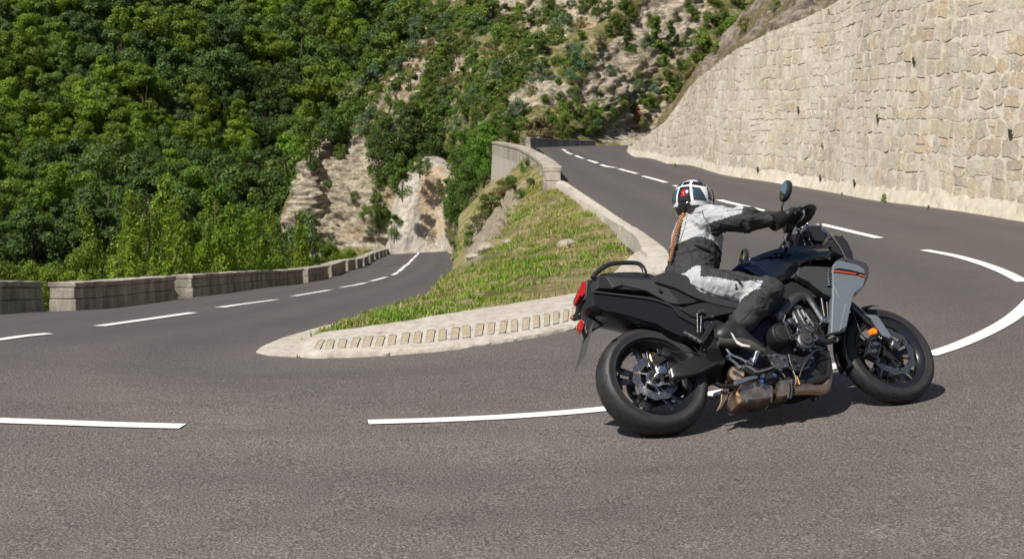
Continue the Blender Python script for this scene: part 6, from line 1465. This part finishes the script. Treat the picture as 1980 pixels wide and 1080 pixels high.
def wrj(P):
    w_ = .013*(np.abs(npnoise(P*np.array([1, 1, 1.7]), 38, 2))-.22)+.011*(np.abs(npnoise(P, 75, 5))-.22)+.003*npnoise(P, 130, 7)
    ar = np.minimum(cap(P, elR, elR+(elR-shR)*.01, .05, .05), cap(P, shR, shR+(elR-shR)*.01, .06, .06))
    w_ = w_ + .006*np.exp(-np.maximum(ar, 0)/.05)*np.sin(P[:, 0]*95+6*P[:, 2]+2*npnoise(P, 15, 9))
    dz = P[:, 2]-waist.z; w_ = w_ + .004*np.exp(-(dz/.07)**2)*np.sin(P[:, 2]*120+P[:, 0]*30)
    return w_
ax_s = (neck-pelvis); axl = ax_s.length; axn = np.array(ax_s/axl)
WU = np.array(MI_.to_3x3() @ Vector((0, 0, 1)))
def colj(C):
    t = (C-np.array(pelvis))@axn/axl
    # arm parameter
    def armt(a, b, c_):
        a, b, c_ = map(np.array, (a, b, c_)); d1 = b-a; return np.clip(((C-a)@d1)/(d1@d1), -1, 3), C-a
    s_, rel = armt(shR, elR, wrR); s2, rel2 = armt(shL, elL, wrL)
    dR = cap(C, shR, elR, .07, .06); dR2 = cap(C, elR, wrR, .06, .04); dL = np.minimum(cap(C, shL, elL, .07, .06), cap(C, elL, wrL, .06, .04))
    arm = (np.minimum(dR, dR2) < .032) & (C[:, 1] < shR.y+.03) & (s_ > .18) | (dL < .032) & (C[:, 1] > shL.y-.03) & (s2 > .18)
    hU = (C-(np.array(shR)+np.array(elR-shR)*s_[:, None]))@WU; light_top = arm & (C[:, 1] < .02) & (s_ < 1.02) & (hU > -.03+.068*s_)
    wave = .50 + .05*np.sin(C[:, 1]*20)
    light = (t > wave) & ~arm | light_top
    collar = (t > .99) & (np.abs(C[:, 1]) < .07)
    out_ = np.where(light, 0, 1); out_[collar] = 1
    return out_
jacket = skin('jacket', jk, .035, .007, [f_light, f_dark], rider, colj, wrj)
# pocket flap, hem and seams on the jacket
mb = MB(); 
def oj(P, lat): return [v-RO for v in o3(P, lat)]
# trousers
tr_ = [(pelvis+Vector((-.01, -.05, -.03)), pelvis+Vector((-.01, .05, -.03)), .118, .118), (hipR, knR, .100, .074), (hipR+Vector((0, 0, -.01)), hipR.lerp(knR, .5), .104, .088), (hipL, knL, .100, .074), (pelvis, hipR, .12, .10), (knR, knR+(knR-hipR).normalized()*.02, .078, .07),
       (knR, anR+(knR-anR)*.10, .072, .060), (knL, anL+(knL-anL)*.10, .072, .060), (knR.lerp(anR, .35), anR+(knR-anR)*.12, .074, .066)]
def wrt(P):
    dk = cap(P, knR, knR+Vector((.001, 0, 0)), .05, .05); sh = cap(P, knR, anR, .05, .05)
    return .012*(np.abs(npnoise(P, 36, 4))-.22)+.009*(np.abs(npnoise(P, 70, 8))-.22) + .007*np.exp(-np.maximum(dk, 0)/.06)*np.sin((P[:, 2]+P[:, 0]*.6)*90+3*npnoise(P, 18, 3)) + .006*np.exp(-np.maximum(sh, 0)/.03)*(P[:, 2] < knR.z-.05)*np.sin(P[:, 2]*75+P[:, 0]*25+3*npnoise(P, 14, 6))
def colt(C):
    t = (C-np.array(hipR))@np.array(knR-hipR)/(knR-hipR).length_squared
    v = np.array(hipR)[2]+(np.array(knR-hipR))[2]*t
    hU = (C-(np.array(hipR)+np.array(knR-hipR)*t[:, None]))@WU; top = (hU > .052+.006*np.sin(t*9)) & (t > .0); below = (t > .90+.9*(C[:, 2]-v))
    shin = np.minimum(cap(C, knR, anR, .072, .06), cap(C, knL, anL, .072, .06)) < np.minimum(cap(C, hipR, knR, .10, .074), cap(C, hipL, knL, .10, .074))-.004
    return np.where(below | top | shin, 1, 0)
trousers = skin('trousers', tr_, .03, .007, [f_light, f_dark], rider, colt, wrt)
T_jk, T_tr = bvh(jacket), bvh(trousers); cam_l = MI_ @ Vector((0, 0, CAMH)) - RO
def on(T, q, lift=.003):
    d = (MI_.to_3x3() @ ray(*z3(*q))).normalized(); h_, n_, _, _ = T.ray_cast(cam_l, d, 30)
    return None if h_ is None else h_ - d*lift
def seam(T, pts_, parent, m=f_black, r=.0022, name='seam', close=False, sub=6, flat=1):
    P = []
    for i in range(len(pts_)-1):
        for k in range(sub): t = k/sub; P.append((pts_[i][0]*(1-t)+pts_[i+1][0]*t, pts_[i][1]*(1-t)+pts_[i+1][1]*t))
    P.append(pts_[-1]); Q = [on(T, q, r*.3) for q in P]; Q = [q for q in Q if q is not None]
    Q = [q for i, q in enumerate(Q) if i == 0 or (q-Q[i-1]).length < .08]
    if len(Q) > 2: mb_ = MB(); mb_.tube(Q, r, n=6, sub=1); mb_.build(name, m, parent, smooth=60)
for P in [[(402, 225), (412, 262), (440, 300), (486, 325)], [(318, 248), (300, 330), (268, 420)], [(330, 245), (395, 232)], [(232, 560), (262, 600), (296, 618), (380, 590), (470, 545)], [(540, 225), (640, 218), (740, 232)], [(500, 300), (600, 312), (700, 300)], [(300, 400), (340, 470), (350, 560)], [(455, 400), (470, 460), (470, 520)]]:
    seam(T_jk, P, jacket)
seam(T_jk, [(360, 420), (400, 432), (445, 452)], jacket, f_black, .008, 'waist_strap'); seam(T_jk, [(800, 250), (800, 290)], jacket, f_black, .006, 'sleeve_strap')
seam(T_jk, [(365, 372), (420, 350), (500, 345)], jacket, f_light, .0022); seam(T_jk, [(232, 470), (245, 520), (240, 580)], jacket)
for P in [[(470, 545), (560, 580), (660, 610), (740, 635)], [(650, 735), (680, 690), (730, 650), (760, 655)], [(690, 690), (740, 720), (800, 700)], [(620, 850), (680, 790), (760, 760)], [(340, 640), (450, 690), (560, 725)], [(720, 670), (760, 700), (825, 690)]]:
    seam(T_tr, P, trousers)
for q in [(592, 645), (598, 660), (592, 664)]:
    c = on(T_tr, q, .001)
    if c is not None: mb = MB(); mb.ball(c, (.006, .005, .006), 8); mb.build('thigh_print', f_black, trousers)
seam(T_tr, [(590, 612), (606, 620), (622, 640)], trousers, f_black, .008, 'thigh_mark')
# boots
def boot(s):
    an = anR if s < 0 else anL; h1 = BL(*z3(510, 955), -.215); t1 = BL(*z3(740, 1010), -.225); b1 = BL(*z3(620, 945), -.22)
    if s > 0: h1, t1, b1 = ml(h1), ml(t1), ml(b1)
    up_ = (knR-anR).normalized()
    pr_ = [(h1+Vector((.012, 0, .028)), b1+Vector((0, 0, .018)), .040, .044), (b1+Vector((0, 0, .018)), t1+Vector((-.012, 0, .016)), .043, .026), (h1.lerp(b1, .45)+Vector((0, 0, .04)), an+Vector((-.005, 0, .015)), .046, .050), (h1+Vector((.02, 0, .03)), an+Vector((-.02, 0, 0)), .038, .045)]
    pr_ = [p_+((( 0, 1, 0), .85),) for p_ in pr_]
    bo = skin('boot', pr_, .025, .0065, f_boot, rider, None, lambda P: .0012*npnoise(P, 60, 3))
    mb = MB(); dr = (t1-h1).normalized(); dn = Vector((dr.z, 0, -dr.x)).normalized(); dn = dn if dn.z < 0 else -dn
    pts_ = [h1+dn*.010-dr*.018, h1.lerp(b1, .5)+dn*.014, b1+dn*.020, b1.lerp(t1, .5)+dn*.014, t1+dn*.004+dr*.012]
    mb.tube(pts_, [.026, .030, .034, .032, .016], n=12, flat=1.0); V = [v for v in mb.V]
    so_ = mb.build('sole', f_sole, bo, smooth=60)
    if s < 0:
        P = [v-RO for v in o3([(562, 908), (575, 920), (595, 955), (630, 975), (672, 985), (672, 992), (625, 988), (600, 975), (582, 945)], -.262)]
        A_ = [Vector((v.x, v.y, v.z)) for v in P]; mb = MB(); k_ = len(A_); mb.prism(A_, [v+Vector((0, .006, 0)) for v in A_]); bb = mb.build('boot_stripe', k_white, bo, smooth=0); bm_fix(bb)
boot(-1); boot(1)
# gloves: palm, four curled fingers round the grip, thumb below
def glove(s):
    g = Vector((GR.x, .36*s, GR.z))-RO; wr_ = wrR if s < 0 else wrL; pr_ = []
    palm0 = g+Vector((-.045, 0, .012)); pr_.append((wr_+(palm0-wr_)*.0, palm0, .034, .036, ((0, 0, 1), .8))); pr_.append((palm0+Vector((0, -.028, 0)), g+Vector((-.012, -.030, .030)), .022, .019)); pr_.append((palm0+Vector((0, .028, 0)), g+Vector((-.012, .030, .030)), .022, .019)); pr_.append((palm0, g+Vector((-.01, 0, .032)), .026, .020))
    hand = skin('glove', pr_, .016, .0055, f_glove, rider, None, lambda P: .001*npnoise(P, 80, 1))
    for i in range(4):
        y = -.036+.024*i; ln = (1.0, 1.06, 1.0, .85)[i if s > 0 else 3-i]
        k1 = g+Vector((-.008, y, .034)); k2 = g+Vector((.028*ln, y, .026)); k3 = g+Vector((.034*ln, y, -.006)); k4 = g+Vector((.012, y, -.026))
        skin('finger', [(k1, k2, .0125, .0115), (k2, k3, .0115, .0105), (k3, k4, .0105, .009)], .006, .0045, f_glove, hand, pad=.01)
    th = [g+Vector((-.040, -.040*s, -.005)), g+Vector((-.012, -.052*s, -.022)), g+Vector((.018, -.040*s, -.028))]
    skin('thumb', [(th[0], th[1], .015, .013), (th[1], th[2], .013, .010)], .006, .0045, f_glove, hand, pad=.01)
    mb = MB(); d = (palm0-wr_).normalized(); a = wr_-d*.055; mb.tube([a, a+d*.035, a+d*.07, a+d*.09], [.052, .050, .046, .040], n=18, sub=2); mb.build('cuff', f_black, hand, smooth=60)
glove(-1); glove(1)
# ---- helmet, placed by world directions
hc_w = MW @ (head+RO); face = Vector((.50, .86, -.10)).normalized(); hup = Vector((-.10, .06, 1)); hup = (hup-face*hup.dot(face)).normalized(); hrt = face.cross(hup).normalized()
M3 = MI_.to_3x3()
HF, HU, HR_ = M3 @ face, M3 @ hup, M3 @ hrt
def Hp(r_, u_2, f_2): return head + HR_*r_ + HU*u_2 + HF*f_2
ea, eb, ec = .120, .125, .142
def helm(az, el, k=1.0):
    """az: 0 = back, + towards the right; el: up"""
    x, y, z = math.sin(az)*math.cos(el), -math.cos(az)*math.cos(el), math.sin(el)
    bz = 1.0 if z > 0 else 1.08
    return Hp(x*ea*k, z*eb*bz*k, y*ec*k)
h_white = mat('helmet_white', (.72, .73, .74), .22, coat=.8); h_black = mat('helmet_black', (.012, .013, .016), .18, coat=.8); h_vis = mat('visor', (.02, .022, .03), .05, coat=1); h_red = mat('helmet_red', (.85, .02, .03), .3); h_grey = mat('helmet_blue_grey', (.035, .055, .075), .12, coat=1)
mb = MB(); V = []; na, ne = 48, 30
for j in range(ne+1):
    el = R(-58)+(R(148))*j/ne
    for i in range(na): V.append(helm(2*math.pi*i/na, el))
mb.add(V, [(j*na+i, j*na+(i+1) % na, (j+1)*na+(i+1) % na, (j+1)*na+i) for j in range(ne) for i in range(na)]); 
hel = mb.build('helmet', h_white, rider, smooth=180); bm_fix(hel); sm = hel.modifiers.new('thick', 'SOLIDIFY'); sm.thickness = .008
def hpatch(P, k, m, nm, parent=hel, sub=10):
    """patch spanned by four (az, el) corners in degrees"""
    (a0, e0), (a1, e1), (a2, e2), (a3, e3) = P; V = []
    for i in range(sub+1):
        for j in range(sub+1):
            s, t = i/sub, j/sub; az = (a0*(1-s)+a1*s)*(1-t)+(a3*(1-s)+a2*s)*t; el = (e0*(1-s)+e1*s)*(1-t)+(e3*(1-s)+e2*s)*t; V.append(helm(R(az), R(el), k))
    mb_ = MB(); mb_.add(V, [(i*(sub+1)+j, (i+1)*(sub+1)+j, (i+1)*(sub+1)+j+1, i*(sub+1)+j+1) for i in range(sub) for j in range(sub)])
    o_ = mb_.build(nm, m, parent, smooth=180); bm_fix(o_); s_ = o_.modifiers.new('thick', 'SOLIDIFY'); s_.thickness = .003; s_.offset = 0; return o_
hpatch([(-20, -8), (20, -8), (17, 36), (-17, 36)], 1.008, h_black, 'rear_panel')
hpatch([(-62, -12), (-27, -5), (-24, 32), (-48, 30)], 1.006, h_grey, 'left_panel'); hpatch([(28, -4), (66, -6), (50, 30), (24, 34)], 1.006, h_grey, 'right_panel')
hpatch([(-50, 38), (-18, 42), (-20, 56), (-55, 52)], 1.006, h_black, 'top_panel'); hpatch([(-12, 43), (14, 43), (18, 58), (-16, 58)], 1.006, h_black, 'top_panel'); hpatch([(24, 42), (66, 36), (84, 52), (30, 57)], 1.006, h_black, 'top_panel')
hpatch([(72, -2), (98, -6), (104, 44), (76, 30)], 1.006, h_black, 'side_panel'); hpatch([(74, 34), (104, 48), (150, 62), (60, 66)], 1.004, h_black, 'crown_panel')
hpatch([(-72, -46), (60, -46), (42, -17), (-48, -17)], 1.012, h_black, 'neck_panel'); hpatch([(-24, -24), (24, -24), (16, -9), (-16, -9)], 1.05, h_black, 'rear_spoiler')
hpatch([(60, -50), (140, -50), (150, -22), (70, -16)], 1.008, h_black, 'chin_panel'); hpatch([(102, -22), (258, -22), (252, 30), (108, 30)], 1.03, h_vis, 'visor', sub=20)
hpatch([(60, -26), (96, -30), (90, -20), (50, -14)], 1.016, h_white, 'white_sweep')
# red mark on the back: ring with a bar
mb = MB(); c_ = helm(R(0), R(19), 1.016); uu = (helm(R(0), R(23), 1.016)-helm(R(0), R(15), 1.016)).normalized(); rr2 = (helm(R(5), R(19), 1.016)-helm(R(-5), R(19), 1.016)).normalized()
mb.tube([c_+uu*.0125*math.sin(a)+rr2*.0125*math.cos(a) for a in np.linspace(R(-60), R(240), 14)], .0028, n=6, sub=1); mb.tube([c_-rr2*.010+uu*.002, c_+rr2*.010+uu*.002], .0024, n=6, sub=1); mb.tube([c_+uu*.002, c_-uu*.016], .0024, n=6, sub=1)
mb.tube([c_-uu*.024-rr2*.013, c_-uu*.024+rr2*.013], .0042, n=6, sub=1); mb.build('red_emblem', h_red, hel, smooth=60)
# braid
f_hair = mat('ginger_hair', (.22, .098, .036), .5, var=.35, vs=60)
path = [BL(*z3(x, y), la) for x, y, la in [(302, 248, -.05), (285, 275, -.07), (268, 310, -.085), (255, 350, -.09), (243, 395, -.09), (235, 435, -.085), (226, 475, -.08), (218, 512, -.075)]]
cp_ = catmull(path, 14); hair = MB(); nP = len(cp_)
f_band = mat('hair_band', (.03, .02, .02), .6)
for kx in range(3):
    Q = []; ph = kx*2*math.pi/3
    for i, v in enumerate(cp_):
        t = (cp_[min(i+1, nP-1)]-cp_[max(i-1, 0)]).normalized(); a, b = frame(t, Vector((0, 1, 0))); w_ = i/nP*2*math.pi*6+ph; tp = 1-.55*(i/nP)
        Q.append(v + a*.0115*tp*math.sin(w_) + b*.007*tp*math.sin(2*w_))
    hair.tube(Q, [.0082*(1-.5*i/nP) for i in range(nP)], n=7, sub=1)
hair.tube([cp_[-1], cp_[-1]+(cp_[-1]-cp_[-4])*1.0], [.006, .001], n=6, sub=1)
hr = hair.build('braided_hair', f_hair, rider, smooth=60)
